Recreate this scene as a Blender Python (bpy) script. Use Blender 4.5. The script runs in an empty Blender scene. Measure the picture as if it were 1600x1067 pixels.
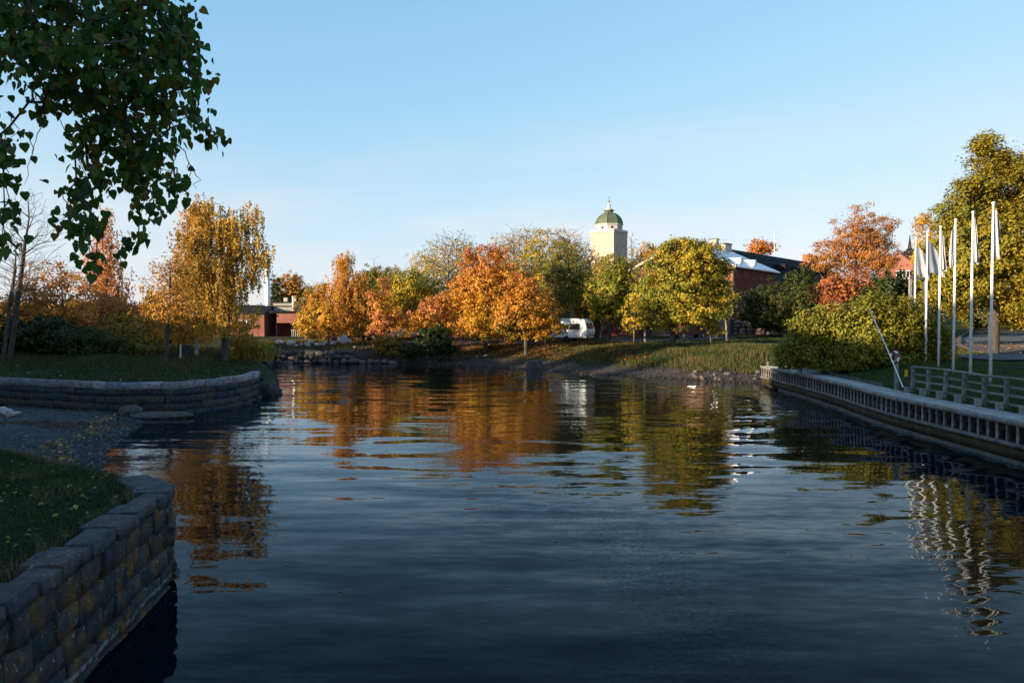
import bpy, math, random
import numpy as np
from mathutils import Vector, Matrix

# ------------------------------------------------------------------ camera, sky, sun
SC = bpy.context.scene
COL = SC.collection
PITCH = math.atan(33.5 / 1200.0)
CAMZ = 4.4
FPX = 1200.0
cam_d = bpy.data.cameras.new('camera')
cam = bpy.data.objects.new('camera', cam_d)
COL.objects.link(cam)
cam.location = (0, 0, CAMZ)
cam.rotation_euler = (math.pi / 2 - PITCH, 0, 0)
cam_d.sensor_width = 36.0
cam_d.lens = 27.0
cam_d.clip_start = 0.1
cam_d.clip_end = 5000
SC.camera = cam

SUN_EL = math.radians(10.0)
SUN_H = Vector((-0.87, -0.49, 0)).normalized()
TO_SUN = Vector((SUN_H.x * math.cos(SUN_EL), SUN_H.y * math.cos(SUN_EL), math.sin(SUN_EL)))
SUN_AZ = math.atan2(SUN_H.x, SUN_H.y)

world = bpy.data.worlds.new('World')
SC.world = world
world.use_nodes = True
wn, wl = world.node_tree.nodes, world.node_tree.links
wn.clear()
wout = wn.new('ShaderNodeOutputWorld')
bg = wn.new('ShaderNodeBackground')
bg.inputs['Strength'].default_value = 0.15
sky = wn.new('ShaderNodeTexSky')
sky.sky_type = 'NISHITA'
sky.sun_disc = False
sky.sun_elevation = SUN_EL
sky.sun_rotation = SUN_AZ
sky.altitude = 0
sky.air_density = 1.0
sky.dust_density = 0.3
sky.ozone_density = 3.0
# thin low clouds near the horizon
tc = wn.new('ShaderNodeTexCoord')
mp = wn.new('ShaderNodeMapping')
mp.inputs['Scale'].default_value = (1.6, 1.6, 7.0)
mp.inputs['Location'].default_value = (3.1, 0.4, 0.0)
wl.new(tc.outputs['Generated'], mp.inputs['Vector'])
cn = wn.new('ShaderNodeTexNoise')
cn.inputs['Scale'].default_value = 1.5
cn.inputs['Detail'].default_value = 6.0
cn.inputs['Roughness'].default_value = 0.55
wl.new(mp.outputs['Vector'], cn.inputs['Vector'])
cr = wn.new('ShaderNodeMapRange')
cr.inputs['From Min'].default_value = 0.45
cr.inputs['From Max'].default_value = 0.70
wl.new(cn.outputs['Fac'], cr.inputs['Value'])
sx = wn.new('ShaderNodeSeparateXYZ')
wl.new(tc.outputs['Generated'], sx.inputs['Vector'])
er = wn.new('ShaderNodeMapRange')
er.inputs['From Min'].default_value = 0.26
er.inputs['From Max'].default_value = 0.02
wl.new(sx.outputs['Z'], er.inputs['Value'])
mm = wn.new('ShaderNodeMath'); mm.operation = 'MULTIPLY'
wl.new(cr.outputs['Result'], mm.inputs[0]); wl.new(er.outputs['Result'], mm.inputs[1])
cmix = wn.new('ShaderNodeMixRGB')
cmix.inputs['Color2'].default_value = (2.44, 2.40, 2.38, 1)
wl.new(mm.outputs[0], cmix.inputs['Fac'])


def wvec(op, a, b):
    nd = wn.new('ShaderNodeVectorMath'); nd.operation = op
    for i_, v_ in enumerate((a, b)):
        if isinstance(v_, tuple): nd.inputs[i_].default_value = v_
        else: wl.new(v_, nd.inputs[i_])
    return nd.outputs['Vector']


# the film's soft shoulder on the sky's brightness: x / (1 + k x)
sx1 = wvec('MULTIPLY', sky.outputs['Color'], (0.50, 0.75, 1.2))
den = wvec('ADD', wvec('MULTIPLY', sx1, (0.52, 0.777, 0.80)), (1.0, 1.0, 1.0))
skc = wvec('MULTIPLY', wvec('DIVIDE', sx1, den), (2.71, 2.71, 2.71))
wl.new(skc, cmix.inputs['Color1'])
wl.new(cmix.outputs['Color'], bg.inputs['Color'])
wl.new(bg.outputs['Background'], wout.inputs['Surface'])

sun_d = bpy.data.lights.new('sun', 'SUN')
sun_d.energy = 5.0
sun_d.angle = math.radians(0.5)
sun_d.color = (1.0, 0.80, 0.55)
sun = bpy.data.objects.new('sun', sun_d)
COL.objects.link(sun)
sun.location = (-40, -30, 40)
sun.rotation_euler = (-TO_SUN).to_track_quat('-Z', 'Y').to_euler()

SC.view_settings.view_transform = 'Standard'
SC.view_settings.look = 'None'
SC.view_settings.gamma = 1.0
SC.view_settings.exposure = 1.3
SC.view_settings.use_curve_mapping = False
SC.render.engine = 'CYCLES'
SC.cycles.max_bounces = 6
SC.cycles.transparent_max_bounces = 8
SC.cycles.use_denoising = True

RNG = np.random.default_rng(7)
random.seed(7)


def at(px, py, d):
    """world point at depth y=d on the ray through pixel (px,py) of the 1600x1067 photograph"""
    u = (px - 800.0) / FPX
    v = (533.5 - py) / FPX
    c, s = math.cos(PITCH), math.sin(PITCH)
    t = d / (c + v * s)
    return Vector((u * t, d, CAMZ + (-s + v * c) * t))


# ------------------------------------------------------------------ object helpers
def link(name, data, parent=None, loc=None):
    o = bpy.data.objects.new(name, data)
    COL.objects.link(o)
    if parent is not None:
        o.parent = parent
    if loc is not None:
        o.location = loc
    return o


def tag(o, label=None, cat=None, group=None, kind=None):
    if label: o['label'] = label
    if cat: o['category'] = cat
    if group: o['group'] = group
    if kind: o['kind'] = kind
    return o


def thing(name, label, cat, loc=(0, 0, 0), rz=0.0, group=None):
    o = link(name, None, None, loc)
    o.rotation_euler = (0, 0, rz)
    o.empty_display_size = 0.3
    return tag(o, label, cat, group)


def npmesh(name, V, quads=None, tris=None, mat=None, col=None, smooth=False):
    V = np.asarray(V, dtype=np.float32).reshape(-1, 3)
    q = np.zeros((0, 4), np.int32) if quads is None or len(quads) == 0 else np.asarray(quads, np.int32).reshape(-1, 4)
    t = np.zeros((0, 3), np.int32) if tris is None or len(tris) == 0 else np.asarray(tris, np.int32).reshape(-1, 3)
    me = bpy.data.meshes.new(name)
    me.vertices.add(len(V))
    me.vertices.foreach_set('co', V.ravel())
    loops = np.concatenate([q.ravel(), t.ravel()]).astype(np.int32)
    me.loops.add(len(loops))
    me.loops.foreach_set('vertex_index', loops)
    nf = len(q) + len(t)
    starts = np.concatenate([np.arange(len(q)) * 4, len(q) * 4 + np.arange(len(t)) * 3]).astype(np.int32)
    me.polygons.add(nf)
    me.polygons.foreach_set('loop_start', starts)
    if smooth:
        me.polygons.foreach_set('use_smooth', np.ones(nf, dtype=bool))
    if col is not None:
        col = np.asarray(col, np.float32)
        if col.shape[1] == 3:
            col = np.concatenate([col, np.ones((len(col), 1), np.float32)], 1)
        a = me.color_attributes.new('Col', 'FLOAT_COLOR', 'POINT')
        a.data.foreach_set('color', col.ravel())
    me.update(calc_edges=True)
    me.validate()
    if mat is not None:
        me.materials.append(mat)
    return me


class MB:
    """collects boxes, prisms, tubes as one mesh"""
    def __init__(s):
        s.v, s.f = [], []

    def add(s, vs, fs):
        n = len(s.v)
        s.v += [tuple(p) for p in vs]
        s.f += [tuple(i + n for i in f) for f in fs]
        return s

    def box(s, c, size, rz=0.0, M=None):
        hx, hy, hz_ = size[0] / 2, size[1] / 2, size[2] / 2
        ca, sa = math.cos(rz), math.sin(rz)
        vs = []
        for z in (-hz_, hz_):
            for x, y in ((-hx, -hy), (hx, -hy), (hx, hy), (-hx, hy)):
                p = Vector((x * ca - y * sa + c[0], x * sa + y * ca + c[1], z + c[2]))
                if M is not None:
                    p = M @ p
                vs.append(p)
        return s.add(vs, [(3, 2, 1, 0), (4, 5, 6, 7), (0, 1, 5, 4), (1, 2, 6, 5), (2, 3, 7, 6), (3, 0, 4, 7)])

    def tube(s, pts, radii, k=8, cap=True):
        pts = [Vector(p) for p in pts]
        rings = []
        for i, p in enumerate(pts):
            d = (pts[min(i + 1, len(pts) - 1)] - pts[max(i - 1, 0)]).normalized()
            ref = Vector((1, 0, 0)) if abs(d.x) < 0.9 else Vector((0, 1, 0))
            a = d.cross(ref).normalized()
            b = d.cross(a)
            r = radii[i] if isinstance(radii, (list, tuple)) else radii
            rings.append([p + (a * math.cos(2 * math.pi * j / k) + b * math.sin(2 * math.pi * j / k)) * r for j in range(k)])
        vs = [p for rg in rings for p in rg]
        fs = []
        for i in range(len(pts) - 1):
            for j in range(k):
                fs.append((i * k + j, i * k + (j + 1) % k, (i + 1) * k + (j + 1) % k, (i + 1) * k + j))
        if cap:
            fs.append(tuple(reversed(range(k))))
            fs.append(tuple((len(pts) - 1) * k + j for j in range(k)))
        return s.add(vs, fs)

    def lathe(s, prof, c, k=16, rot=0.0):
        vs, fs = [], []
        for r, z in prof:
            for j in range(k):
                a = rot + 2 * math.pi * j / k
                vs.append((c[0] + r * math.cos(a), c[1] + r * math.sin(a), c[2] + z))
        for i in range(len(prof) - 1):
            for j in range(k):
                fs.append((i * k + j, i * k + (j + 1) % k, (i + 1) * k + (j + 1) % k, (i + 1) * k + j))
        fs.append(tuple(reversed(range(k))))
        fs.append(tuple((len(prof) - 1) * k + j for j in range(k)))
        return s.add(vs, fs)

    def prism(s, poly, axis_pts):
        """poly: list of Vectors for one end, axis_pts: offset Vector"""
        n = len(poly)
        vs = [Vector(p) for p in poly] + [Vector(p) + Vector(axis_pts) for p in poly]
        fs = [tuple(range(n)), tuple(reversed(range(n, 2 * n)))]
        for i in range(n):
            fs.append((i, i + n, (i + 1) % n + n, (i + 1) % n))
        return s.add(vs, fs)

    def mesh(s, name, mat, smooth=False, bevel=0.0):
        me = bpy.data.meshes.new(name)
        me.from_pydata([tuple(p) for p in s.v], [], s.f)
        import bmesh
        bm = bmesh.new(); bm.from_mesh(me)
        bmesh.ops.recalc_face_normals(bm, faces=bm.faces)
        if bevel > 0:
            es = [e for e in bm.edges if e.is_manifold and e.calc_face_angle(0) > 0.6]
            bmesh.ops.bevel(bm, geom=es, offset=bevel, segments=1, affect='EDGES')
        bm.to_mesh(me); bm.free()
        if smooth:
            for p in me.polygons: p.use_smooth = True
        if mat is not None:
            me.materials.append(mat)
        return me

    def build(s, name, mat, parent=None, smooth=False, bevel=0.0, loc=None):
        return link(name, s.mesh(name, mat, smooth, bevel), parent, loc)


# ------------------------------------------------------------------ materials
def newmat(name):
    m = bpy.data.materials.new(name)
    m.use_nodes = True
    nt = m.node_tree
    b = nt.nodes.get('Principled BSDF')
    return m, nt.nodes, nt.links, b


def mat_noise(name, c1, c2, scale=3.0, rough=0.85, bump=0.0, bscale=None, detail=5.0, c3=None, c3_at=0.66, spec=0.3,
              rand=0.0, metallic=0.0, stretch=(1, 1, 1)):
    m, n, l, b = newmat(name)
    t = n.new('ShaderNodeTexCoord')
    mpn = n.new('ShaderNodeMapping')
    mpn.inputs['Scale'].default_value = stretch
    l.new(t.outputs['Object'], mpn.inputs['Vector'])
    no = n.new('ShaderNodeTexNoise')
    no.inputs['Scale'].default_value = scale
    no.inputs['Detail'].default_value = detail
    no.inputs['Roughness'].default_value = 0.6
    l.new(mpn.outputs['Vector'], no.inputs['Vector'])
    r = n.new('ShaderNodeValToRGB')
    r.color_ramp.elements[0].position = 0.34
    r.color_ramp.elements[0].color = (*c1, 1)
    r.color_ramp.elements[1].position = 0.62
    r.color_ramp.elements[1].color = (*c2, 1)
    if c3 is not None:
        e = r.color_ramp.elements.new(c3_at)
        e.color = (*c3, 1)
    l.new(no.outputs['Fac'], r.inputs['Fac'])
    out = r.outputs['Color']
    if rand > 0:
        oi = n.new('ShaderNodeObjectInfo')
        mr = n.new('ShaderNodeMapRange')
        mr.inputs['To Min'].default_value = 1 - rand
        mr.inputs['To Max'].default_value = 1 + rand
        l.new(oi.outputs['Random'], mr.inputs['Value'])
        mul = n.new('ShaderNodeMixRGB'); mul.blend_type = 'MULTIPLY'
        mul.inputs['Fac'].default_value = 1
        l.new(out, mul.inputs['Color1']); l.new(mr.outputs['Result'], mul.inputs['Color2'])
        out = mul.outputs['Color']
    l.new(out, b.inputs['Base Color'])
    b.inputs['Roughness'].default_value = rough
    b.inputs['Specular IOR Level'].default_value = spec
    b.inputs['Metallic'].default_value = metallic
    if bump > 0:
        n2 = n.new('ShaderNodeTexNoise')
        n2.inputs['Scale'].default_value = bscale or scale * 3
        n2.inputs['Detail'].default_value = 6
        l.new(mpn.outputs['Vector'], n2.inputs['Vector'])
        bp = n.new('ShaderNodeBump')
        bp.inputs['Strength'].default_value = 0.8
        bp.inputs['Distance'].default_value = bump
        l.new(n2.outputs['Fac'], bp.inputs['Height'])
        l.new(bp.outputs['Normal'], b.inputs['Normal'])
    return m


def mat_leaf(name, trans=0.35, rough=0.55):
    m, n, l, b = newmat(name)
    n.remove(b)
    out = n.get('Material Output')
    a = n.new('ShaderNodeAttribute'); a.attribute_name = 'Col'
    p = n.new('ShaderNodeBsdfPrincipled')
    p.inputs['Roughness'].default_value = rough
    p.inputs['Specular IOR Level'].default_value = 0.25
    l.new(a.outputs['Color'], p.inputs['Base Color'])
    tr = n.new('ShaderNodeBsdfTranslucent')
    l.new(a.outputs['Color'], tr.inputs['Color'])
    mx = n.new('ShaderNodeMixShader')
    mx.inputs['Fac'].default_value = trans
    l.new(p.outputs['BSDF'], mx.inputs[1]); l.new(tr.outputs['BSDF'], mx.inputs[2])
    l.new(mx.outputs['Shader'], out.inputs['Surface'])
    return m


def mat_stone(name, cols, lichen=0.0, lichen_col=(0.15, 0.075, 0.008), band=False, scale=6.0):
    """granite: object-random tint, speckle, lichen patches, pale tide stain just above the water"""
    m, n, l, b = newmat(name)
    oi = n.new('ShaderNodeObjectInfo')
    r = n.new('ShaderNodeValToRGB')
    r.color_ramp.interpolation = 'CONSTANT'
    els = r.color_ramp.elements
    for i, c in enumerate(cols):
        if i < 2:
            e = els[i]; e.position = i / len(cols)
        else:
            e = els.new(i / len(cols))
        e.color = (*c, 1)
    l.new(oi.outputs['Random'], r.inputs['Fac'])
    g = n.new('ShaderNodeNewGeometry')
    no = n.new('ShaderNodeTexNoise')
    no.inputs['Scale'].default_value = scale
    no.inputs['Detail'].default_value = 8
    no.inputs['Roughness'].default_value = 0.7
    l.new(g.outputs['Position'], no.inputs['Vector'])
    mr = n.new('ShaderNodeMapRange')
    mr.inputs['From Min'].default_value = 0.3; mr.inputs['From Max'].default_value = 0.7
    mr.inputs['To Min'].default_value = 0.35; mr.inputs['To Max'].default_value = 1.65
    l.new(no.outputs['Fac'], mr.inputs['Value'])
    mul = n.new('ShaderNodeMixRGB'); mul.blend_type = 'MULTIPLY'; mul.inputs['Fac'].default_value = 1
    l.new(r.outputs['Color'], mul.inputs['Color1']); l.new(mr.outputs['Result'], mul.inputs['Color2'])
    out = mul.outputs['Color']
    if lichen > 0:
        n2 = n.new('ShaderNodeTexNoise')
        n2.inputs['Scale'].default_value = 2.6; n2.inputs['Detail'].default_value = 9; n2.inputs['Roughness'].default_value = 0.78
        l.new(g.outputs['Position'], n2.inputs['Vector'])
        m2 = n.new('ShaderNodeMapRange')
        m2.inputs['From Min'].default_value = 0.66 - lichen; m2.inputs['From Max'].default_value = 0.78 - lichen
        l.new(n2.outputs['Fac'], m2.inputs['Value'])
        mx = n.new('ShaderNodeMixRGB'); mx.inputs['Color2'].default_value = (*lichen_col, 1)
        l.new(m2.outputs['Result'], mx.inputs['Fac']); l.new(out, mx.inputs['Color1'])
        # small white lichen dots
        n3 = n.new('ShaderNodeTexNoise'); n3.inputs['Scale'].default_value = 14; n3.inputs['Detail'].default_value = 3
        l.new(g.outputs['Position'], n3.inputs['Vector'])
        m3 = n.new('ShaderNodeMapRange'); m3.inputs['From Min'].default_value = 0.66; m3.inputs['From Max'].default_value = 0.70
        l.new(n3.outputs['Fac'], m3.inputs['Value'])
        mx2 = n.new('ShaderNodeMixRGB'); mx2.inputs['Color2'].default_value = (0.2, 0.2, 0.2, 1)
        l.new(m3.outputs['Result'], mx2.inputs['Fac']); l.new(mx.outputs['Color'], mx2.inputs['Color1'])
        out = mx2.outputs['Color']
    if band:
        sp = n.new('ShaderNodeSeparateXYZ')
        l.new(g.outputs['Position'], sp.inputs['Vector'])
        nb = n.new('ShaderNodeTexNoise'); nb.inputs['Scale'].default_value = 1.6; nb.inputs['Detail'].default_value = 3
        l.new(g.outputs['Position'], nb.inputs['Vector'])
        ma = n.new('ShaderNodeMath'); ma.operation = 'MULTIPLY_ADD'; ma.inputs[1].default_value = 0.16
        l.new(nb.outputs['Fac'], ma.inputs[0]); l.new(sp.outputs['Z'], ma.inputs[2])
        rb = n.new('ShaderNodeValToRGB')
        e = rb.color_ramp.elements
        e[0].position = 0.20; e[0].color = (0, 0, 0, 1)
        e[1].position = 0.225; e[1].color = (1, 1, 1, 1)
        x = e.new(0.265); x.color = (1, 1, 1, 1)
        x = e.new(0.285); x.color = (0, 0, 0, 1)
        l.new(ma.outputs[0], rb.inputs['Fac'])
        nk = n.new('ShaderNodeTexNoise'); nk.inputs['Scale'].default_value = 9; nk.inputs['Detail'].default_value = 6
        l.new(g.outputs['Position'], nk.inputs['Vector'])
        mk = n.new('ShaderNodeMapRange'); mk.inputs['From Min'].default_value = 0.38; mk.inputs['From Max'].default_value = 0.62
        l.new(nk.outputs['Fac'], mk.inputs['Value'])
        mlt = n.new('ShaderNodeMath'); mlt.operation = 'MULTIPLY'
        l.new(rb.outputs['Color'], mlt.inputs[0]); l.new(mk.outputs['Result'], mlt.inputs[1])
        mx = n.new('ShaderNodeMixRGB'); mx.inputs['Color2'].default_value = (0.20, 0.21, 0.21, 1)
        l.new(mlt.outputs[0], mx.inputs['Fac']); l.new(out, mx.inputs['Color1'])
        out = mx.outputs['Color']
    l.new(out, b.inputs['Base Color'])
    b.inputs['Roughness'].default_value = 0.85
    b.inputs['Specular IOR Level'].default_value = 0.25
    bp = n.new('ShaderNodeBump'); bp.inputs['Distance'].default_value = 0.06; bp.inputs['Strength'].default_value = 1.0
    l.new(no.outputs['Fac'], bp.inputs['Height']); l.new(bp.outputs['Normal'], b.inputs['Normal'])
    return m


def mat_brick(name, c1, c2, mortar, sx_=1.0):
    m, n, l, b = newmat(name)
    t = n.new('ShaderNodeTexCoord')
    no = n.new('ShaderNodeTexNoise'); no.inputs['Scale'].default_value = 0.9; no.inputs['Detail'].default_value = 6
    no.inputs['Roughness'].default_value = 0.7
    l.new(t.outputs['Object'], no.inputs['Vector'])
    n2 = n.new('ShaderNodeTexNoise'); n2.inputs['Scale'].default_value = 5.5; n2.inputs['Detail'].default_value = 4
    mpn = n.new('ShaderNodeMapping'); mpn.inputs['Scale'].default_value = (1, 1, 3)
    l.new(t.outputs['Object'], mpn.inputs['Vector']); l.new(mpn.outputs['Vector'], n2.inputs['Vector'])
    r = n.new('ShaderNodeValToRGB')
    r.color_ramp.elements[0].position = 0.35; r.color_ramp.elements[0].color = (*c1, 1)
    r.color_ramp.elements[1].position = 0.6; r.color_ramp.elements[1].color = (*c2, 1)
    l.new(no.outputs['Fac'], r.inputs['Fac'])
    m2 = n.new('ShaderNodeMapRange'); m2.inputs['From Min'].default_value = 0.52; m2.inputs['From Max'].default_value = 0.72
    m2.inputs['To Max'].default_value = 0.6
    l.new(n2.outputs['Fac'], m2.inputs['Value'])
    mx = n.new('ShaderNodeMixRGB'); mx.inputs['Color2'].default_value = (*mortar, 1)
    l.new(m2.outputs['Result'], mx.inputs['Fac']); l.new(r.outputs['Color'], mx.inputs['Color1'])
    l.new(mx.outputs['Color'], b.inputs['Base Color'])
    b.inputs['Roughness'].default_value = 0.9
    b.inputs['Specular IOR Level'].default_value = 0.2
    return m


def mat_flat(name, c, rough=0.6, spec=0.3, metallic=0.0):
    return mat_noise(name, tuple(x * 0.88 for x in c), tuple(min(1, x * 1.06) for x in c), 4.0, rough, spec=spec, metallic=metallic)


M = {}
M['leaf'] = mat_leaf('autumn_foliage', 0.3)
M['leaf_near'] = mat_leaf('near_foliage', 0.38, 0.5)
M['grass'] = mat_leaf('grass_blades', 0.25, 0.7)
M['litter'] = mat_leaf('fallen_leaves', 0.1, 0.8)
M['bark'] = mat_noise('bark_dark', (0.035, 0.028, 0.022), (0.09, 0.075, 0.06), 8, 0.95, 0.02, stretch=(1, 1, 0.3))
M['bark_grey'] = mat_noise('bark_grey', (0.09, 0.08, 0.07), (0.2, 0.175, 0.15), 8, 0.95, 0.02, stretch=(1, 1, 0.3))
M['bark_birch'] = mat_noise('bark_birch', (0.05, 0.045, 0.04), (0.55, 0.52, 0.47), 5, 0.85, 0.0, stretch=(1, 1, 2.5))
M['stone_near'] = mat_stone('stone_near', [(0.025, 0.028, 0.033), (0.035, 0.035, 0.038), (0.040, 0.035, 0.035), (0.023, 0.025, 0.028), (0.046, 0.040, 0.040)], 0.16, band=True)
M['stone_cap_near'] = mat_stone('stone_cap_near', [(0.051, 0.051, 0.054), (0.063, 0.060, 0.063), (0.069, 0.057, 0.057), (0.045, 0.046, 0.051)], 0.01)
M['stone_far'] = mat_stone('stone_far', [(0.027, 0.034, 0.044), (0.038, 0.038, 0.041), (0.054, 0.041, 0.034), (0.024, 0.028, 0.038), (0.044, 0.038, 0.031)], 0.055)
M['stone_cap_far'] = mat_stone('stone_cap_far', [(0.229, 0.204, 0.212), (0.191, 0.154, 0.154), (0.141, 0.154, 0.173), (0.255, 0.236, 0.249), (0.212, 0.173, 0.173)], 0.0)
M['boulder'] = mat_stone('boulder_granite', [(0.082, 0.068, 0.061), (0.102, 0.086, 0.075), (0.068, 0.061, 0.058), (0.116, 0.082, 0.068)], 0.0)
M['boulder_pale'] = mat_stone('boulder_pale', [(0.378, 0.333, 0.297), (0.450, 0.396, 0.360), (0.324, 0.288, 0.270), (0.306, 0.252, 0.225)], 0.0)
M['rubble'] = mat_stone('rubble_granite', [(0.20, 0.15, 0.13), (0.15, 0.12, 0.11), (0.25, 0.18, 0.15), (0.12, 0.10, 0.09)], 0.0)
M['core'] = mat_noise('wall_core', (0.02, 0.02, 0.022), (0.05, 0.048, 0.045), 5, 0.95)
M['concrete'] = mat_noise('concrete', (0.24, 0.22, 0.20), (0.36, 0.335, 0.305), 1.6, 0.9, 0.004, 30)
M['concrete_dk'] = mat_noise('concrete_weathered', (0.035, 0.033, 0.03), (0.09, 0.082, 0.072), 2.5, 0.9, 0.01, 20)
M['wet'] = mat_noise('tide_stained_timber', (0.016, 0.012, 0.004), (0.06, 0.042, 0.01), 2.0, 0.7, 0.01, 12)
M['timber'] = mat_noise('weathered_timber', (0.14, 0.14, 0.145), (0.31, 0.30, 0.295), 3.0, 0.85, 0.004, 25, rand=0.18, stretch=(1, 1, 1))
M['timber_q'] = mat_noise('quay_timber', (0.085, 0.08, 0.075), (0.21, 0.20, 0.19), 3.0, 0.85, 0.006, 25, rand=0.35)
M['timber_f'] = mat_noise('fence_timber', (0.10, 0.095, 0.09), (0.22, 0.21, 0.20), 4.0, 0.85, 0.004, 25, rand=0.15)
M['white'] = mat_flat('white_paint', (0.78, 0.77, 0.74), 0.35, 0.5)
M['white_wall'] = mat_flat('white_render', (0.46, 0.42, 0.36), 0.8)
M['black'] = mat_flat('black_paint', (0.02, 0.02, 0.022), 0.5)
M['glass'] = mat_noise('window_glass', (0.015, 0.018, 0.022), (0.03, 0.035, 0.04), 2, 0.08, spec=0.8)
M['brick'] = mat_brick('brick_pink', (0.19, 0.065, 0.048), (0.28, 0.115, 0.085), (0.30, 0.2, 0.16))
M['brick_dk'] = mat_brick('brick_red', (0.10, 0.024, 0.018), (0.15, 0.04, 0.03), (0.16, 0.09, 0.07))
M['tower'] = mat_brick('tower_plaster', (0.37, 0.265, 0.205), (0.50, 0.385, 0.315), (0.26, 0.14, 0.095))
M['tower_trim'] = mat_flat('tower_trim', (0.52, 0.46, 0.41), 0.85)
M['copper'] = mat_noise('copper_patina', (0.06, 0.088, 0.06), (0.10, 0.125, 0.075), 1.2, 0.7, c3=(0.125, 0.125, 0.065), c3_at=0.75)
M['roof_zinc'] = mat_noise('zinc_roof', (0.52, 0.56, 0.62), (0.66, 0.70, 0.74), 0.6, 0.35, spec=0.5, metallic=0.2)
M['roof_dark'] = mat_noise('dark_sheet_roof', (0.012, 0.013, 0.016), (0.022, 0.023, 0.027), 1.0, 0.9, spec=0.08)
M['roof_grey'] = mat_noise('grey_sheet_roof', (0.07, 0.07, 0.075), (0.11, 0.11, 0.11), 1.0, 0.8, spec=0.1)
M['ochre'] = mat_flat('ochre_board', (0.42, 0.22, 0.07), 0.85)
M['red_paint'] = mat_flat('red_paint', (0.22, 0.02, 0.015), 0.4, 0.5)
M['car_dark'] = mat_flat('dark_car_paint', (0.03, 0.032, 0.04), 0.25, 0.6)
M['car_red'] = mat_flat('red_car_paint', (0.12, 0.012, 0.01), 0.3, 0.5)
M['tyre'] = mat_flat('tyre_rubber', (0.02, 0.02, 0.02), 0.9)
M['steel'] = mat_flat('galvanised_steel', (0.45, 0.46, 0.47), 0.4, 0.5, 0.4)
M['yellow'] = mat_flat('yellow_sign', (0.75, 0.36, 0.01), 0.5)
M['gravel_path'] = mat_noise('gravel_path', (0.15, 0.125, 0.11), (0.23, 0.195, 0.17), 2.5, 0.95, 0.01, 40)
M['asphalt'] = mat_noise('asphalt', (0.065, 0.062, 0.066), (0.10, 0.096, 0.10), 1.5, 0.92, 0.004, 40)
M['sand_path'] = mat_noise('sand_path', (0.20, 0.145, 0.11), (0.28, 0.20, 0.155), 1.5, 0.95)

# ------------------------------------------------------------------ terrain
def interp(s, xs, ys):
    return np.interp(s, xs, ys)


def sdist(P, poly):
    """signed distance, positive inside"""
    P = np.asarray(P, float)
    poly = np.asarray(poly, float)
    n = len(poly)
    best = np.full(len(P), 1e18)
    inside = np.zeros(len(P), bool)
    for i in range(n):
        a, b = poly[i], poly[(i + 1) % n]
        e = b - a
        w = P - a
        t = np.clip((w @ e) / (e @ e), 0, 1)
        dd = w - t[:, None] * e
        best = np.minimum(best, (dd ** 2).sum(1))
        c1 = (a[1] <= P[:, 1]) != (b[1] <= P[:, 1])
        with np.errstate(divide='ignore', invalid='ignore'):
            xi = a[0] + (P[:, 1] - a[1]) / (b[1] - a[1] + 1e-12) * e[0]
        inside ^= c1 & (P[:, 0] < xi)
    d = np.sqrt(best)
    return np.where(inside, d, -d)


WALL_NEAR = [(-5.0, -3.0), (-5.0, 4.0), (-5.05, 7.6), (-5.75, 13.0), (-6.9, 14.2)]
WALL_FAR = [(-40.0, 39.6), (-26.0, 38.7), (-22.0, 37.0), (-18.3, 35.4), (-15.6, 36.0), (-14.5, 37.8), (-14.1, 40.5), (-14.3, 43.5), (-14.8, 44.4)]
QUAY = [(15.5, 2.0), (15.45, 12.0), (15.4, 20.0), (15.35, 26.0), (15.35, 31.0), (15.65, 34.2), (16.1, 37.8), (16.55, 43.8), (16.8, 52.0)]

P_NEAR = [(-5.35, -60), (-5.35, 4.0), (-5.42, 7.6), (-6.12, 12.7), (-7.1, 13.9), (-9.6, 15.8), (-12.6, 17.8), (-20, 20.5), (-70, 23), (-300, 23), (-300, -60)]
P_GRAVEL = [(-6.5, 12.0), (-7.4, 14.6), (-9.2, 18.2), (-11.6, 22), (-13.2, 25), (-14.3, 28), (-15.5, 32), (-16.2, 34.2), (-15.2, 36.4), (-30, 42), (-60, 42), (-60, 10)]
P_FARL = [(-300, 41), (-40, 40.1), (-26, 39.2), (-22, 37.5), (-18.3, 35.9), (-15.9, 36.4), (-14.95, 38), (-14.6, 40.5), (-14.8, 43.3), (-15.4, 44.6), (-16.8, 50), (-20, 60), (-25, 70), (-30, 80), (-300, 84)]
P_FAR = [(-400, 80), (-29, 80), (-20, 78.7), (-12.9, 77.6), (-6.2, 74.4), (0, 68.6), (5.2, 62.9), (9.8, 58.7), (13.6, 54.4), (16.7, 52.8), (18.5, 49), (30, 48), (900, 48), (900, 2500), (-900, 2500), (-900, 80)]
P_FWALL = [(-29.5, 80.4), (-20, 79.5), (-13.5, 78.4), (-12.0, 84), (-29.5, 100)]
P_RIGHT = [(15.95, -60), (15.9, 26), (15.9, 31), (16.2, 34.2), (16.7, 37.8), (17.2, 43.8), (17.4, 52.5), (25, 58), (900, 58), (900, -60)]


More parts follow.
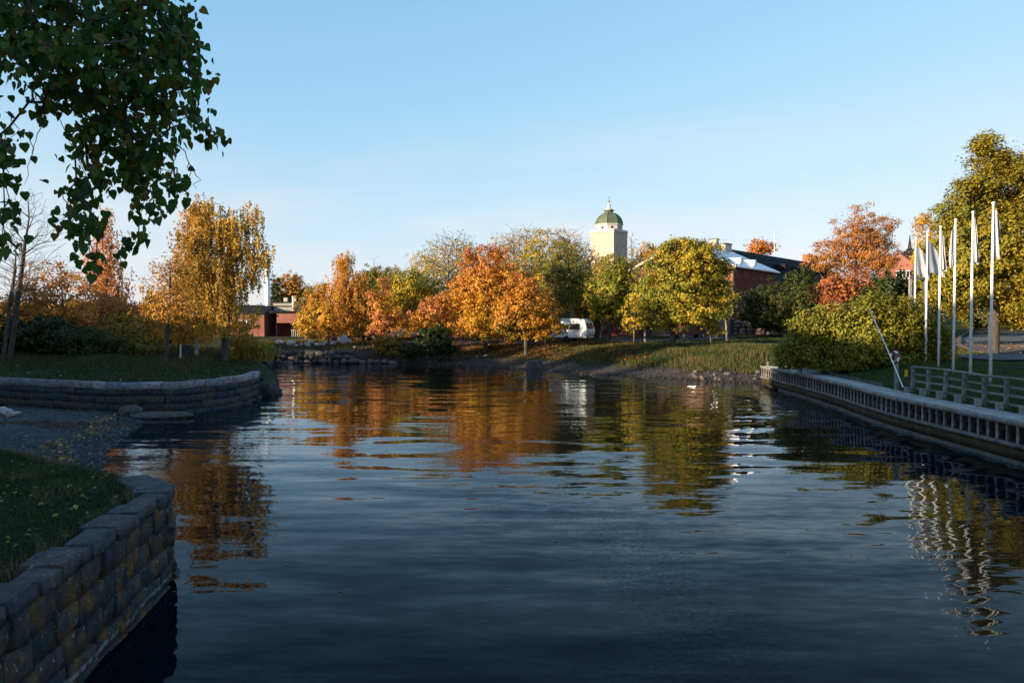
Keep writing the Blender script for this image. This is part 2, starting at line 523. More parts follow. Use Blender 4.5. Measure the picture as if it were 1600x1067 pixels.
def hz(x, y):
    x = np.atleast_1d(np.asarray(x, float)); y = np.atleast_1d(np.asarray(y, float))
    P = np.stack([x, y], 1)
    nz = (0.05 * np.sin(x * 0.9 + 1.3 * np.sin(y * 0.37)) * np.sin(y * 0.8 + 0.7 * np.sin(x * 0.45))
          + 0.03 * np.sin(x * 2.3 + y * 1.7) * np.sin(y * 2.9 - x * 0.8))
    out = lambda s, k: np.where(s < 0, s * k, 0)
    s = sdist(P, P_NEAR)
    wslope = np.where(x < -8.8, 1.1, 9.0)
    h = np.where(s >= 0, interp(s, [0, 0.5, 1, 4, 20, 60], [1.47, 1.5, 1.52, 1.6, 2.0, 2.5]), 1.47 + s * wslope)
    s = sdist(P, P_GRAVEL)
    h = np.maximum(h, np.where(s >= 0, interp(s, [0, 2, 6, 12, 30], [0.0, 0.10, 0.24, 0.36, 0.6]), s * 0.35))
    s = sdist(P, P_FARL)
    rock = np.where(y > 47.0, 0.9, 9.0)
    rise = interp(s, [0, 1, 4, 9, 14, 40], [1.42, 1.45, 1.75, 2.05, 2.1, 2.4])
    h = np.maximum(h, np.where(s >= 0, rise, 1.42 + s * rock))
    s = sdist(P, P_FAR)
    g = np.where(s >= 0, interp(s, [0, 1.5, 3.2, 5, 8.5, 13, 25, 45, 100, 200, 500], [-0.02, 0.16, 0.45, 0.9, 1.6, 2.0, 2.2, 2.7, 4.5, 10, 14]), s * 0.2)
    h = np.maximum(h, g)
    s = sdist(P, P_FWALL)
    h = np.maximum(h, np.where(s >= 0, interp(s, [0, 3, 8], [1.25, 1.8, 2.1]), 1.25 + s * 5.0))
    s = sdist(P, P_RIGHT)
    h = np.maximum(h, np.where(s >= 0, interp(s, [0, 1.2, 2.0, 4.5, 8, 15, 22, 40, 100], [1.18, 1.2, 1.42, 1.85, 2.05, 2.5, 3.3, 4.4, 7]), 1.18 + s * 9.0))
    h = np.maximum(h, -1.6)
    return h + np.where(h > 0.3, nz, nz * 0.25)


def H(x, y):
    return float(hz(x, y)[0])


def ground_hit(px, py):
    ds = np.linspace(8, 220, 2121)
    a = at(px, py, 1.0) - Vector((0, 0, CAMZ))
    x, z = ds * a.x, CAMZ + ds * a.z
    k = np.argmax(z < hz(x, ds))
    return Vector((x[k], ds[k], z[k]))


def coords(lo, fine_lo, fine_hi, hi, step):
    c = list(np.arange(fine_lo, fine_hi + 1e-6, step))
    a, st = fine_lo, step
    left = []
    while a > lo:
        st *= 1.35; a -= st; left.append(max(a, lo))
    a, st = fine_hi, step
    right = []
    while a < hi:
        st *= 1.35; a += st; right.append(min(a, hi))
    return np.array(left[::-1] + c + right)


gx = coords(-900, -34, 46, 900, 0.42)
gy = coords(-60, -2, 106, 2400, 0.42)
GX, GY = np.meshgrid(gx, gy)
GZ = hz(GX.ravel(), GY.ravel())
nx_, ny_ = len(gx), len(gy)
ii = np.arange(nx_ * ny_).reshape(ny_, nx_)
quads = np.stack([ii[:-1, :-1].ravel(), ii[:-1, 1:].ravel(), ii[1:, 1:].ravel(), ii[1:, :-1].ravel()], 1)
# surface cover as colour: grass / shingle / leaf litter / earth (what lies there, not the light on it)
PX, PY = GX.ravel(), GY.ravel()
PP = np.stack([PX, PY], 1)


def vnoise(x, y, sc, seed=0):
    r = np.random.default_rng(seed)
    o = np.zeros_like(x)
    for k in range(5):
        a = r.uniform(0, 6.28); f = sc * r.uniform(0.6, 1.7); ph = r.uniform(0, 6.28)
        b = r.uniform(0, 6.28); f2 = sc * r.uniform(0.6, 1.7)
        o += np.sin((x * math.cos(a) + y * math.sin(a)) * f + ph + 1.5 * np.sin((x * math.cos(b) + y * math.sin(b)) * f2))
    return o / 5


GRASS_C = np.array([0.022, 0.032, 0.009])
GRAVEL_C = np.array([0.055, 0.058, 0.066])
BEACH_C = np.array([0.062, 0.047, 0.040])
LITTER_C = np.array([0.20, 0.085, 0.025])
EARTH_C = np.array([0.07, 0.05, 0.036])
DRY_C = np.array([0.07, 0.055, 0.022])
cover = np.tile(GRASS_C, (len(PX), 1))
mix = lambda a, c, w: a * (1 - w[:, None]) + c * w[:, None]
sm = lambda v, a, b: np.clip((v - a) / (b - a), 0, 1)
n1 = vnoise(PX, PY, 0.5, 1)
n2 = vnoise(PX, PY, 1.6, 2)
cover = mix(cover, DRY_C, sm(n1 + 0.4 * n2, 0.1, 0.7) * 0.6)
sg = sdist(PP, P_GRAVEL)
isg = (sg > -4) & (GZ < 0.75) & (PX < -6)
cover = np.where(isg[:, None], mix(np.tile(GRAVEL_C, (len(PX), 1)), GRAVEL_C * 0.55, sm(n2, -0.2, 0.6)), cover)
sf = sdist(PP, P_FAR)
beach = (1 - sm(sf + 0.8 * n1, 3.0, 4.2)) * (PY > 45) * (PX > -30) * (sf > -2.5)
cover = mix(cover, BEACH_C, beach)
litter_mask = sm(sf + n2, 4.5, 6.5) * (1 - sm(sf, 16, 22)) * (1 - sm(PX + n1 * 3, 3, 9)) * (PX > -16) * (PY > 60)  # where leaf litter covers the far bank under the maples
cover = mix(cover, LITTER_C, litter_mask * sm(n2 + n1 * 0.5, -0.55, 0.35) * 0.9)
earth = sm(sf, 15, 22) * (PY > 50) * sm(n1, -0.1, 0.5) * 0.7
cover = mix(cover, EARTH_C, earth)
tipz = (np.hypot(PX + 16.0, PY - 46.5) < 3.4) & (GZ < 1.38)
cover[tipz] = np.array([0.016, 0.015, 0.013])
wet = (GZ < 0.10) & (PY > 20)
cover[wet] = cover[wet] * np.array([0.35, 0.38, 0.25])


def mat_ground():
    m, n, l, b = newmat('ground_cover')
    a = n.new('ShaderNodeAttribute'); a.attribute_name = 'Col'
    g = n.new('ShaderNodeNewGeometry')
    no = n.new('ShaderNodeTexNoise'); no.inputs['Scale'].default_value = 7; no.inputs['Detail'].default_value = 8; no.inputs['Roughness'].default_value = 0.75
    l.new(g.outputs['Position'], no.inputs['Vector'])
    mr = n.new('ShaderNodeMapRange'); mr.inputs['From Min'].default_value = 0.3; mr.inputs['From Max'].default_value = 0.7
    mr.inputs['To Min'].default_value = 0.5; mr.inputs['To Max'].default_value = 1.5
    l.new(no.outputs['Fac'], mr.inputs['Value'])
    mul = n.new('ShaderNodeMixRGB'); mul.blend_type = 'MULTIPLY'; mul.inputs['Fac'].default_value = 1
    l.new(a.outputs['Color'], mul.inputs['Color1']); l.new(mr.outputs['Result'], mul.inputs['Color2'])
    l.new(mul.outputs['Color'], b.inputs['Base Color'])
    b.inputs['Roughness'].default_value = 0.95
    b.inputs['Specular IOR Level'].default_value = 0.15
    n2_ = n.new('ShaderNodeTexNoise'); n2_.inputs['Scale'].default_value = 18; n2_.inputs['Detail'].default_value = 5
    l.new(g.outputs['Position'], n2_.inputs['Vector'])
    bp = n.new('ShaderNodeBump'); bp.inputs['Distance'].default_value = 0.06
    l.new(n2_.outputs['Fac'], bp.inputs['Height']); l.new(bp.outputs['Normal'], b.inputs['Normal'])
    return m


M['ground'] = mat_ground()
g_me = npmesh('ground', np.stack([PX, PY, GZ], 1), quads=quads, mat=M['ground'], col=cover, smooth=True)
tag(link('ground', g_me), kind='structure')


# ------------------------------------------------------------------ water
def mat_water():
    m, n, l, b = newmat('harbour_water')
    g = n.new('ShaderNodeNewGeometry')

    def slope(scale, stretch, rot, ax, ay, detail, rough=0.5, mask=None):
        mpn = n.new('ShaderNodeMapping')
        mpn.inputs['Scale'].default_value = (stretch[0], stretch[1], 1)
        mpn.inputs['Rotation'].default_value = (0, 0, rot)
        l.new(g.outputs['Position'], mpn.inputs['Vector'])
        no = n.new('ShaderNodeTexNoise')
        no.noise_dimensions = '2D'
        no.inputs['Scale'].default_value = scale
        no.inputs['Detail'].default_value = detail
        no.inputs['Roughness'].default_value = rough
        no.inputs['Distortion'].default_value = 0.3
        l.new(mpn.outputs['Vector'], no.inputs['Vector'])
        sub = n.new('ShaderNodeVectorMath'); sub.operation = 'SUBTRACT'
        sub.inputs[1].default_value = (0.5, 0.5, 0.5)
        l.new(no.outputs['Color'], sub.inputs[0])
        mul = n.new('ShaderNodeVectorMath'); mul.operation = 'MULTIPLY'
        mul.inputs[1].default_value = (ax, ay, 0)
        l.new(sub.outputs['Vector'], mul.inputs[0])
        o = mul.outputs['Vector']
        if mask is not None:
            sc_ = n.new('ShaderNodeVectorMath'); sc_.operation = 'SCALE'
            l.new(o, sc_.inputs[0]); l.new(mask, sc_.inputs['Scale'])
            o = sc_.outputs['Vector']
        return o

    def patch(scale, lo, hi, off, to_lo=0.0):
        mpn = n.new('ShaderNodeMapping'); mpn.inputs['Location'].default_value = off
        mpn.inputs['Scale'].default_value = (1.0, 0.55, 1)
        l.new(g.outputs['Position'], mpn.inputs['Vector'])
        no = n.new('ShaderNodeTexNoise'); no.noise_dimensions = '2D'
        no.inputs['Scale'].default_value = scale; no.inputs['Detail'].default_value = 2
        l.new(mpn.outputs['Vector'], no.inputs['Vector'])
        mr = n.new('ShaderNodeMapRange'); mr.inputs['From Min'].default_value = lo; mr.inputs['From Max'].default_value = hi
        mr.inputs['To Min'].default_value = to_lo
        l.new(no.outputs['Fac'], mr.inputs['Value'])
        return mr.outputs['Result']

    calm = patch(0.07, 0.36, 0.62, (9, 2, 0), 0.30)
    parts = [slope(1.4, (0.25, 1.0), 0.14, 0.03, 0.09, 0.5),
             slope(0.6, (0.28, 1.0), -0.10, 0.02, 0.05, 0.0),
             slope(3.4, (0.27, 1.0), 0.03, 0.03, 0.10, 1.0, 0.5, calm),
             slope(8.0, (0.30, 1.0), -0.08, 0.03, 0.06, 1.0, 0.5, calm),
             slope(14.0, (0.8, 1.0), 0.3, 0.09, 0.11, 1.0, 0.5, patch(0.085, 0.50, 0.62, (-4.0, 7, 0)))]
    o = parts[0]
    for p in parts[1:]:
        ad = n.new('ShaderNodeVectorMath'); ad.operation = 'ADD'
        l.new(o, ad.inputs[0]); l.new(p, ad.inputs[1]); o = ad.outputs['Vector']
    ad = n.new('ShaderNodeVectorMath'); ad.operation = 'ADD'; ad.inputs[1].default_value = (0, 0, 1)
    l.new(o, ad.inputs[0])
    nm = n.new('ShaderNodeVectorMath'); nm.operation = 'NORMALIZE'
    l.new(ad.outputs['Vector'], nm.inputs[0])
    # reflectance: Fresnel of water for the sky's polarised evening light (weak at steep angles, strong at grazing ones)
    n.remove(b)
    fr = n.new('ShaderNodeFresnel'); fr.inputs['IOR'].default_value = 1.333
    l.new(nm.outputs['Vector'], fr.inputs['Normal'])
    pw = n.new('ShaderNodeMath'); pw.operation = 'POWER'; pw.inputs[1].default_value = 1.75
    l.new(fr.outputs['Fac'], pw.inputs[0])
    ml = n.new('ShaderNodeMath'); ml.operation = 'MULTIPLY'; ml.inputs[1].default_value = 1.95
    l.new(pw.outputs[0], ml.inputs[0])
    mr = n.new('ShaderNodeMath'); mr.operation = 'MINIMUM'; mr.inputs[1].default_value = 0.86
    l.new(ml.outputs[0], mr.inputs[0])
    df = n.new('ShaderNodeBsdfDiffuse'); df.inputs['Color'].default_value = (0.0016, 0.0042, 0.0068, 1)
    gl = n.new('ShaderNodeBsdfGlossy'); gl.inputs['Roughness'].default_value = 0.02
    gl.inputs['Color'].default_value = (0.86, 0.93, 1, 1)
    l.new(nm.outputs['Vector'], gl.inputs['Normal'])
    mxs = n.new('ShaderNodeMixShader')
    l.new(mr.outputs[0], mxs.inputs['Fac']); l.new(df.outputs['BSDF'], mxs.inputs[1]); l.new(gl.outputs['BSDF'], mxs.inputs[2])
    l.new(mxs.outputs['Shader'], n.get('Material Output').inputs['Surface'])
    return m


M['water'] = mat_water()
wme = npmesh('water', [(-300, -60, 0), (300, -60, 0), (300, 140, 0), (-300, 140, 0)], quads=[(0, 1, 2, 3)], mat=M['water'])
tag(link('water', wme), kind='structure')


# ------------------------------------------------------------------ strips (roads, paths)
def strip(name, pts, width, mat, lift=0.05, n=60):
    pts = np.array(pts, float)
    d = np.r_[0, np.cumsum(np.hypot(*np.diff(pts, axis=0).T))]
    s = np.linspace(0, d[-1], n)
    x = np.interp(s, d, pts[:, 0]); y = np.interp(s, d, pts[:, 1])
    for _ in range(6):
        x[1:-1] = (x[:-2] + 2 * x[1:-1] + x[2:]) / 4; y[1:-1] = (y[:-2] + 2 * y[1:-1] + y[2:]) / 4
    tx, ty = np.gradient(x), np.gradient(y)
    L = np.hypot(tx, ty); nx, ny = -ty / L, tx / L
    k = 9
    V = []
    for j in range(k):
        o = (j / (k - 1) - 0.5) * width
        V.append(np.stack([x + nx * o, y + ny * o, hz(x + nx * o, y + ny * o) + lift], 1))
    V = np.stack(V, 1).reshape(-1, 3)
    ii = np.arange(n * k).reshape(n, k)
    q = np.stack([ii[:-1, :-1].ravel(), ii[1:, :-1].ravel(), ii[1:, 1:].ravel(), ii[:-1, 1:].ravel()], 1)
    return tag(link(name, npmesh(name, V, quads=q, mat=mat, smooth=True)), kind='structure')


strip('road', [(75, 30), (45, 34), (33, 38), (30, 46), (33, 58), (44, 72), (60, 90)], 8.5, M['asphalt'], 0.06, 90)
strip('shore_road', [(-14, 88), (4, 84.5), (14, 83), (24, 86), (22, 94), (17, 104)], 4.2, M['asphalt'], 0.06)
strip('path', [(16, 72.5), (22, 72.0), (30, 71.5), (40, 70), (48, 66)], 1.2, M['sand_path'], 0.06)

# ------------------------------------------------------------------ stones
def stone_mesh(name, mat, seed, rough=0.10, round_=0.12):
    """unit block (-.5...5): hewn block with chamfered arrises, skewed joints and a slightly uneven face"""
    r = np.random.default_rng(seed)
    c = 0.5 - round_ * 0.28
    skew = r.normal(0, rough * 0.35, (8, 3)) * np.array([1.0, 0.35, 0.9])
    V, F, fid = [], [], {}
    for ax in range(3):
        for sg_ in (-1, 1):
            a, b = [(1, 2), (2, 0), (0, 1)][ax]
            for u, v in ((-1, -1), (1, -1), (1, 1), (-1, 1)):
                p = np.zeros(3); p[ax] = 0.5 * sg_; p[a] = c * u; p[b] = c * v
                sgn = np.zeros(3); sgn[ax] = sg_; sgn[a] = u; sgn[b] = v
                k = int((sgn[0] > 0) * 4 + (sgn[1] > 0) * 2 + (sgn[2] > 0))
                fid[(ax, sg_, u, v)] = len(V)
                V.append(p + skew[k])
            m = len(V)
            p = np.zeros(3); p[ax] = 0.5 * sg_ + sg_ * r.uniform(-0.02, 0.05) * (1 if ax == 1 else 0.4); p[a] = r.uniform(-.15, .15); p[b] = r.uniform(-.15, .15)
            V.append(p)
            q = [fid[(ax, sg_, u, v)] for u, v in ((-1, -1), (1, -1), (1, 1), (-1, 1))]
            for i in range(4):
                t = (q[i], q[(i + 1) % 4], m)
                F.append(t if sg_ > 0 else t[::-1])
    def vid(ax, sgn):
        a, b = [(1, 2), (2, 0), (0, 1)][ax]
        return fid[(ax, sgn[ax], sgn[a], sgn[b])]
    Q = []
    for ax, bx2 in ((0, 1), (1, 2), (2, 0)):
        cx2 = 3 - ax - bx2
        for sa in (-1, 1):
            for sb in (-1, 1):
                g1, g2 = [0, 0, 0], [0, 0, 0]
                g1[ax] = g2[ax] = sa; g1[bx2] = g2[bx2] = sb; g1[cx2] = -1; g2[cx2] = 1
                t = (vid(ax, g1), vid(ax, g2), vid(bx2, g2), vid(bx2, g1))
                Q.append(t if sa * sb < 0 else t[::-1])
    for sxx in (-1, 1):
        for syy in (-1, 1):
            for szz in (-1, 1):
                g = [sxx, syy, szz]
                t = (vid(0, g), vid(1, g), vid(2, g))
                F.append(t if sxx * syy * szz > 0 else t[::-1])
    me = npmesh(name, V, quads=Q, tris=F, mat=mat)
    return me


def boulder_mesh(name, mat, seed, n=2):
    import bmesh
    r = np.random.default_rng(seed)
    bm = bmesh.new()
    bmesh.ops.create_icosphere(bm, subdivisions=n, radius=0.5)
    dirs = r.normal(size=(7, 3)); dirs /= np.linalg.norm(dirs, axis=1)[:, None]
    offs = r.uniform(0.30, 0.46, 7)
    for v in bm.verts:
        p = np.array(v.co)
        for d, o in zip(dirs, offs):
            k = p @ d - o
            if k > 0: p = p - d * k * 0.85
        v.co = p + r.normal(0, 0.012, 3)
    me = bpy.data.meshes.new(name)
    bm.to_mesh(me); bm.free()
    me.materials.append(mat)
    return me


def poly_sampler(pts):
    pts = np.array(pts, float)
    d = np.r_[0, np.cumsum(np.hypot(*np.diff(pts, axis=0).T))]
    def f(s):
        x = np.interp(s, d, pts[:, 0]); y = np.interp(s, d, pts[:, 1])
        e = 0.35
        x2 = np.interp(min(s + e, d[-1]), d, pts[:, 0]); y2 = np.interp(min(s + e, d[-1]), d, pts[:, 1])
        x1 = np.interp(max(s - e, 0), d, pts[:, 0]); y1 = np.interp(max(s - e, 0), d, pts[:, 1])
        return x, y, math.atan2(y2 - y1, x2 - x1)
    return f, d[-1]


def stone_wall(root, line, courses, meshes, caps, rnd, s0=0.0, s1=None, side=1, depth=0.55, gap=0.008, name='stone'):
    """courses: list of (z0,z1,lmin,lmax,proud); side: +1 = land to the left of the direction of travel"""
    f, L = poly_sampler(line)
    s1 = s1 or L
    ob = []
    for ci, (z0, z1, lmin, lmax, proud) in enumerate(courses):
        s = s0 - rnd.uniform(0, lmax)
        while s < s1:
            ln = rnd.uniform(lmin, lmax)
            mid = s + ln / 2
            if mid > s0 and mid < s1:
                x, y, a = f(mid)
                nxx, nyy = -math.sin(a) * side, math.cos(a) * side
                pr = proud * 0.5 + rnd.uniform(-0.03, 0.02)
                dpt = depth * (rnd.uniform(0.55, 1.05) if ci == 0 else 1.0)
                cx, cy = x + nxx * (dpt / 2 - pr), y + nyy * (dpt / 2 - pr)
                hh = (z1 - z0)
                dz = rnd.uniform(-0.015, 0.015) if ci else rnd.uniform(-0.02, 0.012)
                me = rnd.choice(caps if ci == 0 else meshes)
                o = link(name, me, root)
                o.location = (cx - root.location.x, cy - root.location.y, (z0 + z1) / 2 + dz - root.location.z)
                o.rotation_euler = (rnd.uniform(-0.03, 0.03), rnd.uniform(-0.02, 0.02), a + rnd.uniform(-0.03, 0.03) + (math.pi if rnd.random() < 0.5 else 0))
                o.scale = (ln - gap, dpt, (hh - gap) * rnd.uniform(0.93, 1.06))
                ob.append(o)
            s += ln
    return ob


def wall_core(root, line, z0, z1, inset0, inset1, side, mat):
    f, L = poly_sampler(line)
    V, q = [], []
    ss = np.linspace(0, L, 60)
    for s in ss:
        x, y, a = f(s)
        nxx, nyy = -math.sin(a) * side, math.cos(a) * side
        for ins, z in ((inset0, z0), (inset0, z1), (inset1, z1), (inset1, z0)):
            V.append((x + nxx * ins - root.location.x, y + nyy * ins - root.location.y, z - root.location.z))
    for i in range(59):
        for j in range(4):
            q.append((i * 4 + j, i * 4 + (j + 1) % 4, (i + 1) * 4 + (j + 1) % 4, (i + 1) * 4 + j))
    return link('core', npmesh('core', V, quads=q, mat=mat), root)


rs = random.Random(11)
near_caps = [stone_mesh('stone', M['stone_cap_near'], i, 0.13, 0.06) for i in range(10)]
near_st = [stone_mesh('stone', M['stone_near'], 20 + i, 0.17, 0.06) for i in range(14)]
nw = thing('stone_wall', 'dark granite block quay wall with lichen beside the near grass bank', 'wall', (-5.1, 7.5, 0))
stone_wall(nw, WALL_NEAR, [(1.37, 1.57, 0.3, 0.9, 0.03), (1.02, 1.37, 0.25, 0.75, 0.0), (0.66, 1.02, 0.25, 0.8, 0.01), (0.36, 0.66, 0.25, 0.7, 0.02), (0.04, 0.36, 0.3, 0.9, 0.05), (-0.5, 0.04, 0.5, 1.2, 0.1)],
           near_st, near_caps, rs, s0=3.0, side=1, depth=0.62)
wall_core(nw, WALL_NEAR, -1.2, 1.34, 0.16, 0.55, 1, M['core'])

far_caps = [stone_mesh('stone', M['stone_cap_far'], 40 + i, 0.09, 0.07) for i in range(8)]
far_st = [stone_mesh('stone', M['stone_far'], 60 + i, 0.18, 0.08) for i in range(12)]
fw = thing('stone_wall', 'curving mixed granite block wall with pale capstones behind the shingle beach', 'wall', (-18.3, 35.4, 0))
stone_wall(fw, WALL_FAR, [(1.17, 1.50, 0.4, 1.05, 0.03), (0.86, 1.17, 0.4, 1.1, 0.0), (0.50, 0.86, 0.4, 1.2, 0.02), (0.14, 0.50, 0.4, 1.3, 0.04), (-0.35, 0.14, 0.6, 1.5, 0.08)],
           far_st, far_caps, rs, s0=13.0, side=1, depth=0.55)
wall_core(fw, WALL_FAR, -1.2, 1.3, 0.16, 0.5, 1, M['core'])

b_pale = [boulder_mesh('boulder', M['boulder_pale'], 80 + i) for i in range(6)]
b_gran = [boulder_mesh('boulder', M['boulder'], 90 + i) for i in range(6)]
b_dark = [boulder_mesh('boulder', M['stone_far'], 110 + i) for i in range(4)]
rub = [boulder_mesh('stone', M['rubble'], 100 + i, 1) for i in range(4)]

# boulder wall on the far shore
bw = thing('boulder_wall', 'low dry-laid boulder wall at the water below the brick works', 'wall', (-20, 79, 0))
BLINE = [(-30.5, 79.9), (-27, 79.3), (-20, 78.5), (-13.2, 77.6), (-11.5, 77.2)]
f_, L_ = poly_sampler(BLINE)
for z0, z1, mn, mx in ((0.80, 1.30, 0.5, 1.1), (0.36, 0.86, 0.5, 1.2), (-0.1, 0.42, 0.5, 1.2)):
    s = rs.uniform(0, 0.5)
    while s < L_:
        ln = rs.uniform(mn, mx) * rs.choice([0.6, 1.0, 1.0, 1.3])
        x, y, a = f_(s + ln / 2)
        if s / L_ > 0.72 + 0.26 * (1.3 - z1) + rs.uniform(-0.1, 0.06):
            break
        o = link('stone', rs.choice(b_gran), bw)
        o.location = (x + 20, y - 79 - (1.3 - z1) * 0.45 + rs.uniform(-0.15, 0.15), (z0 + z1) / 2 + rs.uniform(-0.12, 0.10))
        o.scale = (ln * 1.15, rs.uniform(0.7, 1.0), (z1 - z0) * rs.uniform(1.05, 1.35))
        o.rotation_euler = (rs.uniform(-0.5, 0.5), rs.uniform(-0.3, 0.3), a + rs.uniform(-0.4, 0.4) + rs.choice([0, math.pi]))
        s += ln

def put_boulder(px, d, w, h, label, group, pale=True, dz=-0.18, name='boulder', cat='boulder'):
    p = at(px, 500, d)
    o = link(name, rs.choice(b_pale if pale else b_gran), None, (p.x, d, H(p.x, d) + h * (0.5 + dz)))
    o.scale = (w, w * rs.uniform(0.7, 1.0), h)
    o.rotation_euler = (rs.uniform(-0.2, 0.2), rs.uniform(-0.2, 0.2), rs.uniform(0, 6.3))
    return tag(o, label, cat, group)


for px, d, w, h in ((437, 83.0, 1.1, 0.6), (455, 82.0, 1.1, 0.9), (463, 81.5, 0.7, 0.4), (478, 82, 0.8, 0.5), (487, 82.5, 1.0, 0.8), (497, 81.6, 1.1, 0.6), (505, 82, 0.9, 0.5),
                    (512, 82.4, 0.8, 0.6), (521, 81.7, 0.9, 0.6), (529, 82.2, 0.7, 0.5), (536, 82, 1.6, 1.3), (545, 82.6, 1.0, 0.7), (471, 81.9, 0.6, 0.4), (482, 81.4, 0.6, 0.4)):
    put_boulder(px, d, w, h, 'pale boulder in the loose row on the grass above the boulder wall', 'boulders on the far grass')
put_boulder(521, 83.5, 1.0, 1.7, 'upright grey standing stone behind the boulder row under the small yellow maple', None, False, -0.05, 'standing_stone', 'stone')
for i in range(46):
    px = rs.uniform(545, 770)
    d = 79.3 - (px - 560) / 1200 * 24 + rs.uniform(-0.6, 1.8)
    put_boulder(px, d, rs.uniform(0.25, 0.6), rs.uniform(0.15, 0.3), 'small grey stone scattered along the dark far shore', 'stones along the far shore', rs.random() < 0.2, -0.1, 'shore_stone', 'stone')
for i in range(14):
    px = rs.uniform(1085, 1200)
    d = 56.2 - (px - 1085) / 115 * 2.6 + rs.uniform(-0.8, 2.3)
    put_boulder(px, d, rs.uniform(0.25, 0.6), rs.uniform(0.15, 0.35), 'small grey stone on the shingle beside the end of the timber quay', 'stones by the quay end', False, -0.15, 'shore_stone', 'stone')
for i, (px, d, w, h, lb) in enumerate(((415, 45.2, 1.5, 0.9, 'dark boulder against the tip of the curving stone wall'), (424, 45.8, 1.3, 0.6, 'dark low boulder off the tip of the curving stone wall'),
                         (431, 46.3, 0.9, 0.35, 'small wet rock farthest off the tip of the curving stone wall'), (418, 46.5, 1.5, 0.9, 'dark boulder behind the tip of the curving stone wall'))):
    p = at(px, 500, d)
    o = link('boulder', b_dark[i], None, (p.x, d, 0.12)); o.scale = (w, w * 0.9, h * 1.6); o.rotation_euler = (0.1, 0.1, i)
    tag(o, lb, 'boulder')
for i, (px, d, w, h) in enumerate(((8, 33.5, 0.55, 0.4), (13, 33.0, 0.4, 0.3), (21, 33.4, 0.45, 0.3), (3, 34.5, 0.6, 0.4))):
    put_boulder(px, d, w, h, 'pale rounded stone in the small heap at the left end of the shingle', 'stones heaped on the shingle', True, -0.1, 'beach_stone', 'stone')
p = at(225, 652, 34.0)
o = link('flat_rock', b_gran[2], None, (-15.9, 34.6, 0.08)); o.scale = (3.0, 1.2, 0.45); o.rotation_euler = (0, 0, 0.15)
tag(o, 'long flat greenish rock at the waterline below the curving stone wall', 'rock')
o = link('flat_rock', b_gran[4], None, (-17.4, 34.9, 0.25)); o.scale = (1.4, 0.8, 0.6); o.rotation_euler = (0, 0, -0.1)
tag(o, 'reddish rounded rock at the foot of the curving stone wall', 'rock')

# granite block on the far beach
p = at(835, 565, 68.0)
gb = MB().box((0, 0, 0.32), (1.3, 0.95, 0.8)).build('granite_block', M['concrete_dk'], None, bevel=0.05, loc=(p.x, 68.4, H(p.x, 68.4) - 0.1))
gb.rotation_euler = (0, 0, 0.35)
tag(gb, 'squared grey granite block standing on the far beach below the orange maple', 'block')

# pebbles on the shingle beach: too small to count
def pebbles(name, label, n, xr, yr, sz, test, cols, seed):
    r = np.random.default_rng(seed)
    x = r.uniform(*xr, n); y = r.uniform(*yr, n)
    z = hz(x, y)
    ok = test(x, y, z)
    x, y, z = x[ok], y[ok], z[ok]
    n = len(x)
    base = np.array([(1, 0, 0), (0, 1, 0), (-1, 0, 0), (0, -1, 0), (0, 0, 0.7)])
    s = r.uniform(sz[0], sz[1], n) * r.choice([1, 1, 1, 1.8], n)
    a = r.uniform(0, 6.28, n)
    bx = base[None, :, 0] * np.cos(a)[:, None] - base[None, :, 1] * np.sin(a)[:, None] * 0.7
    by = base[None, :, 0] * np.sin(a)[:, None] + base[None, :, 1] * np.cos(a)[:, None] * 0.7
    V = np.stack([x[:, None] + bx * s[:, None], y[:, None] + by * s[:, None], z[:, None] + base[None, :, 2] * s[:, None]], 2).reshape(-1, 3)
    o = np.arange(n)[:, None, None] * 5
    T = (np.array([(0, 1, 4), (1, 2, 4), (2, 3, 4), (3, 0, 4)])[None] + o).reshape(-1, 3)
    c = np.array(cols)[r.integers(0, len(cols), n)] * r.uniform(0.6, 1.3, n)[:, None]
    ob = link(name, npmesh(name, V, tris=T, mat=M['litter'], col=np.repeat(c, 5, 0)))
    return tag(ob, label, 'pebbles', kind='stuff')


grv = lambda x, y, z: (z > 0.0) & (z < 0.7) & (sdist(np.stack([x, y], 1), P_GRAVEL) > -0.3)
pebbles('shingle', 'grey shingle covering the small beach on the left', 26000, (-27, -7), (15, 37.5), (0.02, 0.055), grv,
        [(0.085, 0.09, 0.095), (0.055, 0.06, 0.068), (0.11, 0.105, 0.10), (0.07, 0.066, 0.06)], 5)
far_b = lambda x, y, z: (z > 0.0) & (z < 0.65) & (sdist(np.stack([x, y], 1), P_FAR) > 0)
pebbles('shore_shingle', 'grey brown shingle along the far beach', 9000, (-12, 18), (52, 80), (0.04, 0.12), far_b,
        [(0.065, 0.05, 0.042), (0.045, 0.036, 0.031), (0.10, 0.08, 0.07)], 6)
# seaweed and leaf drift line on the shingle
drift = lambda x, y, z: (z > 0.0) & (z < 0.6) & (np.abs(sdist(np.stack([x, y], 1), P_GRAVEL) - 1.6 - 0.3 * np.sin(y)) < 0.42)
pebbles('leaf_drift', 'brown and orange leaf drift line across the shingle beach', 9000, (-22, -8), (16, 36), (0.03, 0.075), drift,
        [(0.30, 0.14, 0.03), (0.18, 0.08, 0.03), (0.40, 0.24, 0.06), (0.10, 0.05, 0.025)], 7)
weed = lambda x, y, z: (z > 0.0) & (z < 0.75) & (x < -16.0) & (np.abs(y - 31.0 - (x + 20) * 0.15 + 0.3 * np.sin(x * 2)) < 0.7 + 0.25 * np.sin(x * 1.3))
pebbles('dry_seaweed', 'dark brown dried seaweed strip at the back of the shingle', 5000, (-27, -16), (27, 36), (0.04, 0.10), weed,
        [(0.06, 0.028, 0.015), (0.09, 0.04, 0.02), (0.035, 0.02, 0.015)], 8)

